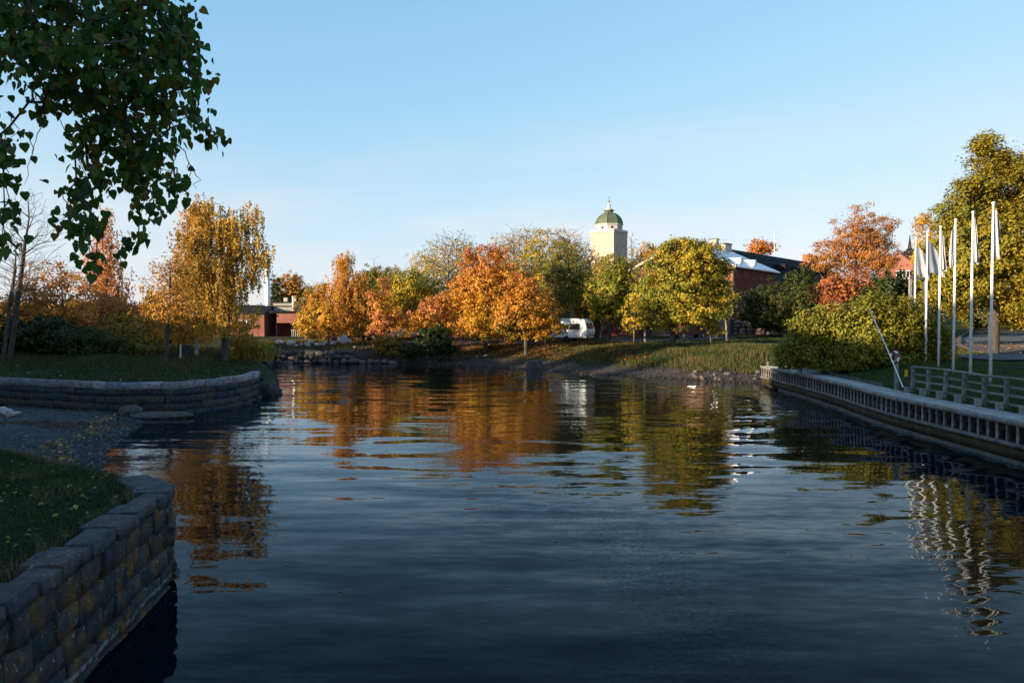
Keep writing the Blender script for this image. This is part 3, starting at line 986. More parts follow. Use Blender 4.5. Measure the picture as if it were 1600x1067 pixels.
# ------------------------------------------------------------------ timber quay on the right
qx = thing('quay', 'long curved timber and concrete quay with vertical fender posts on the right', 'quay', (15.4, 26.0, 0))
R0 = qx.location
fq, LQ = poly_sampler(QUAY)


def ribbon(name, off0, off1, z0, z1, mat, s0=0.0, s1=None, n=90, bevel=0):
    """closed bar of rectangular section following the quay line; offsets to the land side"""
    V, q = [], []
    for s in np.linspace(s0, s1 or LQ, n):
        x, y, a = fq(s)
        nxx, nyy = math.sin(a), -math.cos(a)
        for o, z in ((off0, z0), (off0, z1), (off1, z1), (off1, z0)):
            V.append((x + nxx * o - R0.x, y + nyy * o - R0.y, z))
    for i in range(n - 1):
        for j in range(4):
            q.append((i * 4 + j, (i + 1) * 4 + j, (i + 1) * 4 + (j + 1) % 4, i * 4 + (j + 1) % 4))
    q += [(0, 1, 2, 3), ((n - 1) * 4 + 3, (n - 1) * 4 + 2, (n - 1) * 4 + 1, (n - 1) * 4)]
    return link(name, npmesh(name, V, quads=q, mat=mat), qx)


# walkway as separate concrete slabs
s = 10.0
while s < LQ - 0.05:
    e = min(s + 2.4, LQ)
    ribbon('slab', 0.17, 1.42, 1.12, 1.30 + rs.uniform(-0.004, 0.004), M['concrete'], s + 0.008, e - 0.008, 8)
    s = e
ribbon('top_beam', 0.0, 0.16, 1.17, 1.315, M['timber_q'], 10.0)
ribbon('bottom_beam', -0.02, 0.14, 0.50, 0.625, M['timber_q'], 10.0)
ribbon('quay_wall', 0.42, 0.62, -1.2, 1.12, M['core'], 10.0)  # backing coloured near black to hold the shade between the posts
ribbon('stained_plank', 0.10, 0.36, 0.14, 0.49, M['wet'], 10.0)
ribbon('stone_ledge', -0.02, 0.40, -0.6, 0.10, M['concrete_dk'], 10.0, LQ - 4)
post_me = MB().box((0, 0, 0), (0.08, 0.05, 0.545)).mesh('fender_post', M['timber_q'], bevel=0.008)
blk_me = MB().box((0, 0, 0), (0.16, 0.12, 0.22)).mesh('fender_block', M['concrete_dk'], bevel=0.01)  # blocks darkened too, for the shade in the gaps
rows = np.arange(14.0, LQ - 0.05, 0.49)
for s in rows:
    s = s + rs.uniform(-0.025, 0.025)
    x, y, a = fq(s)
    nxx, nyy = math.sin(a), -math.cos(a)
    o = link('fender_post', post_me, qx, (x + nxx * 0.062 - R0.x, y + nyy * 0.062 - R0.y, 0.897))
    o.rotation_euler = (0, 0, a + rs.uniform(-0.03, 0.03))
    x, y, a = fq(s + 0.25)
    o = link('fender_block', blk_me, qx, (x + nxx * 0.30 - R0.x, y + nyy * 0.30 - R0.y, 0.80))
    o.rotation_euler = (0, 0, a)
for s in (24.2, 28.4, 32.9, 45.0):
    x, y, a = fq(s)
    c = MB().box((0, 0, 0.02), (0.34, 0.14, 0.03)).tube([(-0.08, 0, 0.03), (-0.08, 0, 0.14)], 0.025, 6).tube([(0.08, 0, 0.03), (0.08, 0, 0.14)], 0.025, 6).tube([(-0.2, 0, 0.15), (0.2, 0, 0.15)], 0.025, 6)
    o = c.build('cleat', M['steel'], qx, loc=(x + 0.34 - R0.x, y - R0.y, 1.305)); o.rotation_euler = (0, 0, a)
x, y, a = fq(LQ - 6.5)
MB().lathe([(0.16, 0), (0.15, 0.28), (0.19, 0.32), (0.19, 0.38), (0.1, 0.42)], (x + 0.45 - R0.x, y - R0.y, 1.30), 12).build('bollard', M['concrete'], qx)
x, y, a = fq(LQ - 0.5)
MB().lathe([(0.07, 0), (0.07, 0.28), (0.05, 0.32)], (x + 0.4 - R0.x, y - R0.y, 1.30), 10).build('bollard', M['timber_q'], qx)
# low timber backing wall at the far end
ribbon('retaining_board', 1.46, 1.62, 1.0, 1.72, M['timber'], LQ - 7.4, LQ - 0.6, 20)
ribbon('retaining_board', 1.46, 1.58, 1.0, 1.42, M['concrete_dk'], LQ - 16, LQ - 7.5, 20)

# ------------------------------------------------------------------ fence on the right bank
fe = thing('fence', 'weathered grey timber rail fence on the grass above the quay', 'fence', (17.4, 30, 0))
fpost = MB().box((0, 0, 0), (0.125, 0.125, 1.2)).mesh('post', M['timber_f'], bevel=0.012)
ys = [33.2 - 1.26 * i for i in range(15)]
FX = 17.35
for i, y in enumerate(ys):
    z = H(FX, y)
    o = link('post', fpost, fe, (FX - 17.4, y - 30, z + 0.50)); o.rotation_euler = (rs.uniform(-0.03, 0.03), rs.uniform(-0.04, 0.04), rs.uniform(-0.1, 0.1))
    b = MB().box((0, 0, 0), (0.22, 0.18, 0.44)).build('footing', M['timber'], fe, bevel=0.015, loc=(FX - 17.4 - 0.23, y - 30, z + 0.04))
    b.rotation_euler = (0, rs.uniform(-0.08, 0.08), rs.uniform(-0.1, 0.1))
for y0, y1 in zip(ys[::2], ys[2::2]):
    za, zb = H(FX, y0), H(FX, y1)
    for k, hh in enumerate((0.20, 0.50, 0.80)):
        m_ = MB().tube([(0, y0 + 0.05, za + hh), (0, y1 - 0.05, zb + hh)], 0.01, 4)
        m_.v = []; m_.f = []
        L = math.hypot(y1 - y0, zb - za)
        m_.box((0, 0, 0), (0.045, L, 0.085))
        o = m_.build('rail', M['timber_f'], fe, bevel=0.006, loc=(FX - 17.4 + 0.10, (y0 + y1) / 2 - 30, (za + zb) / 2 + hh + rs.uniform(-0.01, 0.01)))
        o.rotation_euler = (math.atan2(zb - za, y1 - y0) if y1 > y0 else -math.atan2(zb - za, y0 - y1), 0, 0)
    L = math.hypot(y1 - y0, zb - za)
    o = MB().box((0, 0, 0), (0.19, L - 0.02, 0.06)).build('top_rail', M['timber_f'], fe, bevel=0.01, loc=(FX - 17.4, (y0 + y1) / 2 - 30, (za + zb) / 2 + 1.135))
    o.rotation_euler = (-math.atan2(zb - za, y0 - y1), 0, rs.uniform(-0.006, 0.006))

# post with lifebuoy, small yellow sign, leaning pole
LPX, LPY = 17.15, 34.2
lz = H(LPX, LPY)
lp = MB().box((0, 0, 0.85), (0.14, 0.14, 1.9)).build('lifebuoy_post', M['timber_f'], None, bevel=0.01, loc=(LPX, LPY, lz - 0.05))
tag(lp, 'dark timber post carrying the lifebuoy at the end of the fence', 'post')
tor = thing('lifebuoy', 'red and white lifebuoy hung on the dark post beside the bush', 'lifebuoy', (LPX - 0.12, LPY - 0.06, lz + 1.55), -1.05)
for k in range(8):
    a0, a1 = k * math.pi / 4, (k + 1) * math.pi / 4
    pts = [(0.19 * math.cos(a0 + (a1 - a0) * j / 4), 0, 0.24 * math.sin(a0 + (a1 - a0) * j / 4)) for j in range(5)]
    MB().tube(pts, 0.05, 8).build('segment', M['red_paint'] if k % 2 == 0 else M['white'], tor, smooth=True)
ys_ = MB().box((0, 0, 0), (0.03, 0.26, 0.30)).build('yellow_sign', M['yellow'], None, bevel=0.004, loc=(FX - 0.15, 33.45, lz + 0.88))
ys_.rotation_euler = (0, 0, -0.9)
tag(ys_, 'small blank yellow sign fixed at the far end of the rail fence', 'sign')
pA, pB = at(1411, 601, 31.5), at(1357.5, 481, 32.6)
lpole = MB().tube([pA - Vector((0, 0, 0.1)), pA.lerp(pB, 0.5) + Vector((0.02, 0, -0.03)), pB], [0.024, 0.023, 0.02], 8).build('leaning_pole', M['white'], None)
tag(lpole, 'thin pale pole leaning left in front of the lilac bush', 'pole')
# low black rail by the road
p = at(1582, 590, 33.0)
blk = MB().box((0, 0, 0.42), (1.7, 0.12, 0.06))
blk.box((-0.72, 0, 0.2), (0.06, 0.06, 0.5)).box((0.72, 0, 0.25), (0.06, 0.06, 0.8))
o = blk.build('low_rail', M['black'], None, loc=(p.x + 0.4, 33.0, H(p.x, 33.0)))
tag(o, 'low black metal rail at the road edge behind the fence', 'rail')

# ------------------------------------------------------------------ flagpoles and flags
def mat_flag():
    m, n, l, b = newmat('flag_cloth')
    t = n.new('ShaderNodeTexCoord')
    sp = n.new('ShaderNodeSeparateXYZ'); l.new(t.outputs['UV'], sp.inputs['Vector'])
    # pale rows of lettering on grey cloth
    w = n.new('ShaderNodeMath'); w.operation = 'MULTIPLY'; w.inputs[1].default_value = 14.0
    l.new(sp.outputs['Y'], w.inputs[0])
    fr = n.new('ShaderNodeMath'); fr.operation = 'FRACT'; l.new(w.outputs[0], fr.inputs[0])
    lt = n.new('ShaderNodeMath'); lt.operation = 'GREATER_THAN'; lt.inputs[1].default_value = 0.45; l.new(fr.outputs[0], lt.inputs[0])
    def rng(sock, a, b_):
        g1 = n.new('ShaderNodeMath'); g1.operation = 'GREATER_THAN'; g1.inputs[1].default_value = a; l.new(sock, g1.inputs[0])
        g2 = n.new('ShaderNodeMath'); g2.operation = 'LESS_THAN'; g2.inputs[1].default_value = b_; l.new(sock, g2.inputs[0])
        mu = n.new('ShaderNodeMath'); mu.operation = 'MULTIPLY'; l.new(g1.outputs[0], mu.inputs[0]); l.new(g2.outputs[0], mu.inputs[1])
        return mu.outputs[0]
    ry = rng(sp.outputs['Y'], 0.12, 0.36); rx = rng(sp.outputs['X'], 0.30, 0.88)
    no = n.new('ShaderNodeTexNoise'); no.inputs['Scale'].default_value = 60; l.new(t.outputs['UV'], no.inputs['Vector'])
    gt = n.new('ShaderNodeMath'); gt.operation = 'GREATER_THAN'; gt.inputs[1].default_value = 0.42; l.new(no.outputs['Fac'], gt.inputs[0])
    o = lt.outputs[0]
    for s_ in (ry, rx, gt.outputs[0]):
        mu = n.new('ShaderNodeMath'); mu.operation = 'MULTIPLY'; l.new(o, mu.inputs[0]); l.new(s_, mu.inputs[1]); o = mu.outputs[0]
    mx = n.new('ShaderNodeMixRGB')
    mx.inputs['Color1'].default_value = (0.34, 0.345, 0.37, 1); mx.inputs['Color2'].default_value = (0.60, 0.59, 0.58, 1)
    l.new(o, mx.inputs['Fac']); l.new(mx.outputs['Color'], b.inputs['Base Color'])
    b.inputs['Roughness'].default_value = 0.8
    return m


M['flag'] = mat_flag()


def flag_mesh(seed, spread, drop, height=2.0):
    """cloth hung from the hoist, gathered down towards the fly; spread = how far it blows out"""
    r = random.Random(seed)
    nu, nv = 16, 18
    V, F, UV = [], [], []
    ph = r.uniform(0, 6)
    for j in range(nv):
        v = j / (nv - 1)
        for i in range(nu):
            u = i / (nu - 1)
            x = u * spread * (0.8 + 0.2 * (1 - v)) + 0.05 * math.sin(u * 7 + v * 4 + ph) * u
            y = (0.07 + 0.10 * (1 - spread)) * math.sin(u * 9 + v * 3 + ph) * min(1, u * 3) * (0.5 + 0.5 * (1 - v))
            z = v * height - drop * (u ** 1.3) * (0.35 + 0.65 * v)
            V.append((x, y, z)); UV.append((u, v))
    for j in range(nv - 1):
        for i in range(nu - 1):
            F.append((j * nu + i, j * nu + i + 1, (j + 1) * nu + i + 1, (j + 1) * nu + i))
    me = bpy.data.meshes.new('flag')
    me.from_pydata(V, [], F)
    uvl = me.uv_layers.new(name='UVMap')
    for lp_ in me.loops:
        uvl.data[lp_.index].uv = UV[lp_.vertex_index]
    for p_ in me.polygons: p_.use_smooth = True
    me.materials.append(M['flag'])
    return me


ords = ['nearest', 'second nearest', 'third nearest', 'fourth nearest', 'fifth nearest', 'farthest']
spread = [0.26, 0.16, -0.18, 0.2, 1.15, 1.0]
for i in range(6):
    x, y = 20.15 + 0.77 * i, 32.3 + 2.7 * i
    z = H(x, y)
    top = 9.25
    fp = thing('flagpole', f'white tapered flagpole, {ords[i]} of the six on the right bank', 'flagpole', (x, y, z), group='white flagpoles in a row')
    hgt = top - z
    MB().tube([(0, 0, -0.1), (0, 0, hgt * 0.5), (0, 0, hgt)], [0.066, 0.055, 0.04], 12).build('pole', M['white'], fp, smooth=True)
    MB().lathe([(0.05, 0), (0.075, 0.03), (0.075, 0.06), (0.02, 0.10)], (0, 0, hgt), 10).build('finial', M['white'], fp, smooth=True)
    MB().box((0.07, -0.02, 1.35), (0.05, 0.03, 0.14)).build('rope_cleat', M['steel'], fp)
    sp_ = spread[i]
    fl = link('flag', flag_mesh(i, abs(sp_), 1.0 if abs(sp_) > 0.5 else 0.5, 1.75 if abs(sp_) > 0.5 else 1.95), None, (x + (0.06 if sp_ > 0 else -0.06), y, top - 2.15))
    fl.rotation_euler = (0, 0, (0.25 if sp_ > 0 else math.pi - 0.2) + rs.uniform(-0.15, 0.15))
    tag(fl, ('grey banner flag blown out sideways from the %s flagpole' if abs(sp_) > 0.5 else 'grey banner flag hanging limp on the %s flagpole') % ords[i], 'flag', 'grey banner flags')

# wooden frame behind the bush
p0 = at(1422, 470, 52); zf = H(p0.x, 52)
wf = thing('timber_frame', 'small open timber frame standing behind the flagpoles', 'frame', (p0.x, 52, zf))
zt = at(1422, 436, 52).z - zf
MB().box((0, 0, zt / 2), (0.16, 0.16, zt)).build('post', M['timber'], wf)
MB().box((1.3, 0.6, zt / 2), (0.16, 0.16, zt)).build('post', M['timber'], wf)
MB().box((0.65, 0.3, zt + 0.07), (1.75, 0.16, 0.14), 0.43).build('beam', M['timber'], wf)

# ------------------------------------------------------------------ buildings
RZ = math.radians(52.3)      # the island's buildings share one grid


def window(root, c, w, h, normal, mats=('white', 'glass'), bars=1):
    """recess-free window set proud: frame ring with a pane as its sub-part; normal is local '-x','-y','+y'"""
    ax = {'-x': ((0, 1, 0), (-1, 0, 0)), '-y': ((1, 0, 0), (0, -1, 0)), '+y': ((1, 0, 0), (0, 1, 0)), '+x': ((0, 1, 0), (1, 0, 0))}[normal]
    u, nrm = Vector(ax[0]), Vector(ax[1])
    mb = MB()
    t = 0.09
    def slab(cu, cz, su, sz, th, off):
        cc = Vector(c) + u * cu + Vector((0, 0, cz)) + nrm * off
        size = (su if abs(u.x) else th, su if abs(u.y) else th, sz)
        return cc, size
    for cu, cz, su, sz in ((-w / 2, 0, t, h + t), (w / 2, 0, t, h + t), (0, h / 2, w - t, t), (0, -h / 2, w - t, t)):
        mb.box(*slab(cu, cz, su, sz, 0.12, 0.045))
    for k in range(bars):
        mb.box(*slab((k + 1) * w / (bars + 1) - w / 2, 0, 0.05, h - t, 0.08, 0.045))
    fr = mb.build('window', M[mats[0]], root)
    MB().box(*slab(0, 0, w - t, h - t, 0.04, 0.02)).build('pane', M[mats[1]], fr)
    return fr


def gable_house(name, label, loc, rz, L, W, eave, apex, wall, roof, over=0.4, cat='house', roof_t=0.16):
    r = thing(name, label, cat, loc, rz)
    w = MB()
    w.prism([(0, 0, -1.5), (0, W, -1.5), (0, W, eave), (0, W / 2, apex), (0, 0, eave)], (L, 0, 0))
    w.build('wall', wall, r)
    sl = (apex - eave) / (W / 2)
    for sgn in (0, 1):
        y0 = -over if sgn == 0 else W + over
        z0 = eave - over * sl
        poly = [(-over, y0, z0 + 0.02), (-over, W / 2, apex + 0.02), (-over, W / 2, apex + 0.02 + roof_t), (-over, y0, z0 + 0.02 + roof_t)]
        MB().prism(poly, (L + 2 * over, 0, 0)).build('roof', roof, r)
    return r


# brick house with the silver roof
hs = gable_house('brick_house', 'tall pink brick house with silver sheet roof behind the big yellow maple', (27.3, 95.0, 2.2), RZ, 15.4, 13.9, 8.9, 12.1, M['brick_dk'], M['roof_zinc'], 0.5)
# gable skin: its sunlight is put into a paler brick colour; stone ground storey
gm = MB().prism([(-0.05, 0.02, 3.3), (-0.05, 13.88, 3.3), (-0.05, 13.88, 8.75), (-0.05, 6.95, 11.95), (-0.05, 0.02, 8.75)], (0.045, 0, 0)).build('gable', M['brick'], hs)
MB().box((-0.09, 6.95, 1.0), (0.18, 14.1, 4.6)).build('stone_plinth', M['rubble'], hs)
MB().box((7.8, -0.06, 0.4), (15.2, 0.12, 3.4)).build('side_plinth', M['rubble'], hs)
for sgn in (0, 1):
    a = (-0.56, -0.5 if sgn == 0 else 14.4, 8.9 - 0.5 * 0.46)
    b = (-0.56, 6.95, 12.12)
    MB().tube([a, b], 0.13, 4).build('verge_board', M['white_wall'], hs)
for y_ in (2.2, 5.2, 8.6, 11.7):
    window(hs, (-0.06, y_, 6.3), 1.0, 1.7, '-x', ('brick_dk', 'glass'))
    window(hs, (-0.19, y_, 1.9), 1.0, 1.4, '-x', ('brick_dk', 'glass'))
for x_ in (1.3, 4.0, 6.7, 9.4, 12.1):
    window(hs, (x_, 0.0, 7.9), 0.8, 0.8, '-y', ('brick', 'glass'), bars=1)
    window(hs, (x_, 0.0, 4.6), 1.0, 1.9, '-y', ('brick_dk', 'glass'))
MB().box((-0.25, 9.9, 0.8), (0.16, 2.0, 3.0)).build('door', M['ochre'], hs)
MB().tube([(-0.15, -0.15, 0), (-0.15, -0.15, 8.6)], 0.09, 8).build('downpipe', M['black'], hs)
MB().tube([(-0.15, 13.95, 0), (-0.15, 13.95, 8.6)], 0.07, 8).build('downpipe', M['roof_grey'], hs)
for x_, y_, w_, h_ in ((1.2, 9.0, 0.9, 0.3), (10.6, 6.95, 1.0, 1.3), (14.2, 6.7, 1.9, 0.9)):
    ch = MB().box((x_, y_, 11.6 + h_ / 2), (w_, 0.9, h_ + 1.0)).build('chimney', M['white_wall'], hs, bevel=0.03)
    MB().box((x_, y_, 12.15 + h_), (w_ + 0.2, 1.1, 0.14)).build('chimney_cap', M['roof_grey'], ch)
for x_ in (5.2, 10.2):
    MB().tube([(x_, 0.9, 9.85), (x_, 3.6, 9.95)], 0.45, 10).build('dormer', M['roof_zinc'], hs)

# long dark-roofed house behind
A_, B_ = at(1140, 391, 120), at(1272, 414, 150)
dl = math.hypot(B_.x - A_.x, B_.y - A_.y)
ra = math.atan2(B_.y - A_.y, B_.x - A_.x)
gx0 = A_.x + math.sin(ra) * 6.5; gy0 = A_.y - math.cos(ra) * 6.5
dh = gable_house('long_house', 'long brick house with dark sheet roof and squat chimneys behind the silver roof', (gx0, gy0, 3.5), ra, dl + 6, 13, A_.z - 3.5 - 5.0, A_.z - 3.5, M['brick_dk'], M['roof_dark'], 0.4)
for t_ in (0.83, 0.92):
    MB().box((dl * t_ + 3, 6.5, A_.z - 3.5 + 0.3), (2.2, 1.3, 2.6)).build('chimney', M['brick'], dh, bevel=0.04)
for t_ in (0.2, 0.4, 0.6, 0.8):
    window(dh, (dl * t_, 0, A_.z - 3.5 - 7.0), 1.2, 1.8, '-y')
    MB().box((dl * t_ + 3, 2.6, A_.z - 3.5 - 2.3), (1.2, 2.2, 1.0)).build('dormer', M['roof_dark'], dh)

# rubble retaining wall right of the brick house (stones joined: many and small)
rw = thing('retaining_wall', 'sunlit rubble granite retaining wall below the dark green bushes', 'wall', (27.6, 94.5, 2.2))
pts = [(-0.4, 0.2), (5, -1.5), (12, -3), (22, -4)]
fr_, Lr = poly_sampler(pts)
cs = MB()
for s in np.linspace(0, Lr - 0.6, 26):
    x, y, a = fr_(s + 0.3)
    cs.box((x, y + 0.25, 0.9), (Lr / 25 + 0.1, 0.5, 2.6), a)
cs.build('core', M['core'], rw)
for ci, z in enumerate(np.arange(0.1, 2.4, 0.46)):
    s = rs.uniform(0, 0.4)
    while s < Lr:
        ln = rs.uniform(0.5, 1.1)
        x, y, a = fr_(s + ln / 2)
        o = link('stone', rs.choice(b_gran), rw, (x, y - 0.05, z))
        o.data = rub[rs.randrange(4)]
        o.scale = (ln * 1.2, 0.6, 0.6); o.rotation_euler = (rs.uniform(-0.3, 0.3), 0, a + rs.choice([0, math.pi]))
        s += ln

# church tower
tw = thing('church_tower', 'square pale church tower with green octagonal copper dome above the trees', 'tower', (0, 0, 0))
tc_ = at(951, 500, 250)
tw.location = (tc_.x, 250, 8)
tw.rotation_euler = (0, 0, RZ)
zz = lambda y: CAMZ + (500 - y) * 250 / 1200 - 8
S2 = 4.3
MB().box((0, 0, zz(365) / 2 - 2), (S2 * 2, S2 * 2, zz(365) + 4)).build('shaft', M['tower'], tw)
for a_ in (-1, 1):
    for b_ in (-1, 1):
        MB().box((a_ * (S2 - 0.25), b_ * (S2 - 0.25), zz(365) / 2 - 2), (0.6, 0.6, zz(365) + 3.98)).build('corner_pier', M['tower'], tw)
MB().box((0, 0, zz(365) + 0.2), (S2 * 2 + 0.55, S2 * 2 + 0.55, 0.4)).build('cornice', M['tower_trim'], tw, bevel=0.06)
for a_ in (-1, 1):
    MB().box((a_ * (S2 + 0.08), 0, zz(365) + 0.65), (0.12, S2 * 2 + 0.28, 0.45)).build('parapet', M['tower_trim'], tw)
    MB().box((0, a_ * (S2 + 0.08), zz(365) + 0.65), (S2 * 2 + 0.02, 0.12, 0.45)).build('parapet', M['tower_trim'], tw)
dr = MB().lathe([(4.35, zz(365) + 0.42), (4.35, zz(354)), (4.65, zz(353.6)), (4.65, zz(352))], (0, 0, 0), 8, math.pi / 8).build('drum', M['tower_trim'], tw)
for k in range(8):
    a_ = k * math.pi / 4
    c_ = MB().tube([(4.0 * math.cos(a_), 4.0 * math.sin(a_), zz(358)), (4.08 * math.cos(a_), 4.08 * math.sin(a_), zz(358))], 0.5, 12)
    c_.build('round_window', M['glass'], dr)
prof = []
zb, zt_ = zz(352), zz(333.5)
for k in range(10):
    t_ = k / 9 * 1.30
    prof.append((4.45 * math.cos(t_), zb + (zt_ - zb) * math.sin(t_) / math.sin(1.30)))
MB().lathe(prof, (0, 0, 0), 8, math.pi / 8).build('dome', M['copper'], tw)
for k in range(8):
    a_ = math.pi / 8 + k * math.pi / 4
    MB().tube([(r_ * 1.01 * math.cos(a_), r_ * 1.01 * math.sin(a_), z_) for r_, z_ in prof], 0.09, 4).build('dome_rib', M['copper'], tw)
MB().lathe([(1.2, zz(334)), (1.35, zz(331)), (1.75, zz(330.4)), (1.75, zz(329.6)), (1.1, zz(329.4))], (0, 0, 0), 12).build('neck', M['copper'], tw)
lan = MB().lathe([(1.25, zz(329.6)), (1.25, zz(328)), (0.55, zz(327.6)), (0.5, zz(322)), (0.7, zz(321.6)), (0.3, zz(320)), (0.08, zz(318.3))], (0, 0, 0), 12).build('lantern', M['tower_trim'], tw)
MB().lathe([(0.09, zz(319)), (0.07, zz(316.8)), (0.3, zz(316.4)), (0.34, zz(315.8)), (0.2, zz(315)), (0.06, zz(314.6)), (0.05, zz(307.5))], (0, 0, 0), 8).build('spire', M['copper'], tw)
MB().box((0, 0, zz(309.5)), (0.9, 0.08, 0.08)).build('cross_arm', M['copper'], tw)

# long low brick barracks between the trees
lb = gable_house('barracks', 'long low dark red brick barracks half hidden behind the orange maples', (-16.0, 99.5, 2.2), -0.03, 33.0, 9, 3.2, 5.2, M['brick_dk'], M['roof_grey'], 0.3)
for k in range(11):
    window(lb, (1.8 + k * 2.9, 0, 1.5), 1.0, 1.4, '-y', ('brick_dk', 'glass'))

# brick works with white chimney on the left
x0, x1 = at(424, 500, 104).x, at(545, 500, 104).x
bwk = thing('brick_works', 'low red brick works with flat dark roof and white upper storey on the left shore', 'building', (x0, 104, 2.1))
wd = x1 - x0
MB().box((wd / 2, 5.2, 0.9), (wd, 5.6, 4.6)).build('wall', M['brick_dk'], bwk)
MB().box((wd / 2 + 0.4, 1.7, 2.55), (wd - 0.6, 3.2, 1.3)).build('fascia', M['brick'], bwk)
MB().box((wd / 2, 3.9, 3.42), (wd + 0.5, 8.2, 0.3)).build('roof', M['roof_dark'], bwk)
MB().box((1.0, 5.0, 4.15), (3.2, 4.2, 1.1)).build('upper_storey', M['concrete'], bwk)
MB().box((1.0, 5.0, 4.78), (3.6, 4.6, 0.14)).build('upper_roof', M['roof_dark'], bwk)
MB().box((1.0, 2.86, 4.2), (3.0, 0.06, 0.16)).build('window_band', M['glass'], bwk)
for x_, z_ in ((0.4, 5.15), (1.6, 5.05), (2.9, 5.15)):
    MB().box((x_, 5.4, z_), (0.5, 0.5, 0.62)).build('roof_vent', M['white_wall'], bwk)
MB().tube([(2.2, 2.7, 3.5), (2.2, 2.7, 5.6)], 0.13, 8).build('flue', M['white'], bwk)
for x_ in (0.6, 3.6, 6.6, 9.4):
    MB().box((x_, 0.3, 0.95), (0.16, 0.16, 2.0)).build('porch_post', M['brick_dk'], bwk)
MB().box((4.4, 2.36, 1.0), (1.2, 0.1, 2.1)).build('door', M['steel'], bwk)
MB().box((4.0, -0.8, 0.95), (2.2, 0.06, 0.06)).build('rail', M['white'], bwk)
for k in range(9):
    MB().box((3.0 + k * 0.25, -0.8, 0.5), (0.04, 0.04, 0.86)).build('baluster', M['white'], bwk)
xl0, xl1 = at(180, 500, 104).x, at(415, 500, 104).x
ann = gable_house('brick_annex', 'long pink brick wing glimpsed behind the big golden birch', (xl0, 103.0, 2.1), 0.02, xl1 - xl0, 7, 3.1, 4.1, M['brick'], M['roof_dark'], 0.2, 'building')
for k in range(6):
    window(ann, (1.5 + k * 3.2, 0, 1.5), 1.1, 1.5, '-y')
ck = at(418.5, 500, 112)
zc = at(418.5, 405, 112).z
chim = thing('chimney_stack', 'tall slim white factory chimney with black top beside the golden birch', 'chimney', (ck.x, 112, 2.2))
MB().tube([(0, 0, -0.5), (0, 0, zc - 2.2 - 1.2)], [0.40, 0.33], 14).build('shaft', M['white'], chim, smooth=True)
MB().tube([(0, 0, zc - 2.2 - 1.2), (0, 0, zc - 2.2)], [0.345, 0.34], 14).build('black_top', M['black'], chim, smooth=True)

# red gabled house far right
rl = at(1382, 425, 128)
rr = at(1432, 425, 128)
rh = gable_house('red_house', 'sunlit red gabled house with white window among the trees on the right', (rl.x + 2.5, 126, 5.0), RZ, 10, 6.6, rl.z - 5.0 + 0.3, at(1405, 396, 128).z - 5.0, M['brick'], M['brick'], 0.25)
rh.location = (at(1432, 425, 128).x - 0.4, 126.0, 5.0)
window(rh, (-0.02, 2.6, rl.z - 5.0 - 0.5), 2.0, 1.3, '-x', bars=3)
sp0 = at(1421, 413, 140)
st = thing('turret', 'small dark pointed turret behind the red gabled house', 'turret', (sp0.x, 140, 6))
zs = lambda y: CAMZ + (500 - y) * 140 / 1200 - 6
MB().box((0, 0, zs(402) - 1.5), (2.0, 2.0, 5.0)).build('base', M['roof_dark'], st)
MB().lathe([(0.8, zs(392)), (0.35, zs(388)), (0.05, zs(368))], (0, 0, 0), 8).build('spire', M['black'], st)
mz = at(1210, 362, 170)
ms = thing('antenna_mast', 'thin metal antenna mast above the dark roof', 'antenna', (mz.x, 170, 8))
MB().tube([(0, 0, 0), (0, 0, mz.z - 8)], 0.07, 6).build('mast', M['steel'], ms)
for k in (0.3, 1.6, 2.6):
    MB().box((0, 0, mz.z - 8 - k), (1.4, 0.06, 0.06)).build('crossbar', M['steel'], ms)

# made-up barracks-like blocks out of frame, added to throw the long evening shadow
sb1 = gable_house('low_shadow_block', 'long unseen block added out of frame on the left to cast shade over the bay', (-43.5, 12.5, 1.5), math.pi / 2, 47.0, 9, 5.2, 8.2, M['brick_dk'], M['roof_dark'], 0.4, 'building')
sb2 = gable_house('tall_shadow_block', 'tallest unseen block added out of frame on the left to cast shade over the near bank', (-42.0, -74.0, 1.5), math.pi / 2, 76.0, 12, 13.8, 17.8, M['brick_dk'], M['roof_dark'], 0.4, 'building')
sb3 = gable_house('mid_shadow_block', 'middle-height unseen block added between the low and tall ones to cast shade', (-42.0, 3.2, 1.5), math.pi / 2, 7.6, 12, 11.6, 15.2, M['brick_dk'], M['roof_dark'], 0.4, 'building')
for z_ in (2.5, 6.5):
    window(sb3, (3.8, 0, z_), 1.2, 2.0, '-y')
for k in range(10):
    window(sb1, (2 + k * 4.5, 0, 3.0), 1.2, 1.8, '-y')
for k in range(14):
    for z_ in (2.5, 6.5):
        window(sb2, (4 + k * 5.2, 0, z_), 1.2, 2.0, '-y')

# ------------------------------------------------------------------ vehicles
cvp = at(893, 500, 83)
cv = thing('caravan', 'white touring caravan parked between the tree trunks on the far shore', 'caravan', (cvp.x, 83, H(cvp.x, 83)), math.atan2(0.49, 0.87) * -1 + 0.0)
cv.rotation_euler = (0, 0, -math.atan2(0.49, 0.87))
Lc, Wc = 4.4, 2.1
prof = [(-Lc / 2, 0.45), (-Lc / 2 - 0.12, 1.1), (-Lc / 2 + 0.35, 2.3), (-Lc / 2 + 0.7, 2.5), (Lc / 2 - 0.5, 2.5), (Lc / 2 - 0.2, 2.3), (Lc / 2 + 0.12, 1.15), (Lc / 2, 0.45)]
MB().prism([(x_, -Wc / 2, z_) for x_, z_ in prof], (0, Wc, 0)).build('body', M['white'], cv, bevel=0.05)
for cx_, w_ in ((-1.2, 1.0), (0.9, 1.1)):
    fr2 = MB().box((cx_, -Wc / 2 - 0.02, 1.65), (w_, 0.04, 0.62)).build('window', M['black'], cv)
    MB().box((cx_, -Wc / 2 - 0.05, 1.65), (w_ - 0.1, 0.03, 0.52)).build('pane', M['glass'], fr2)
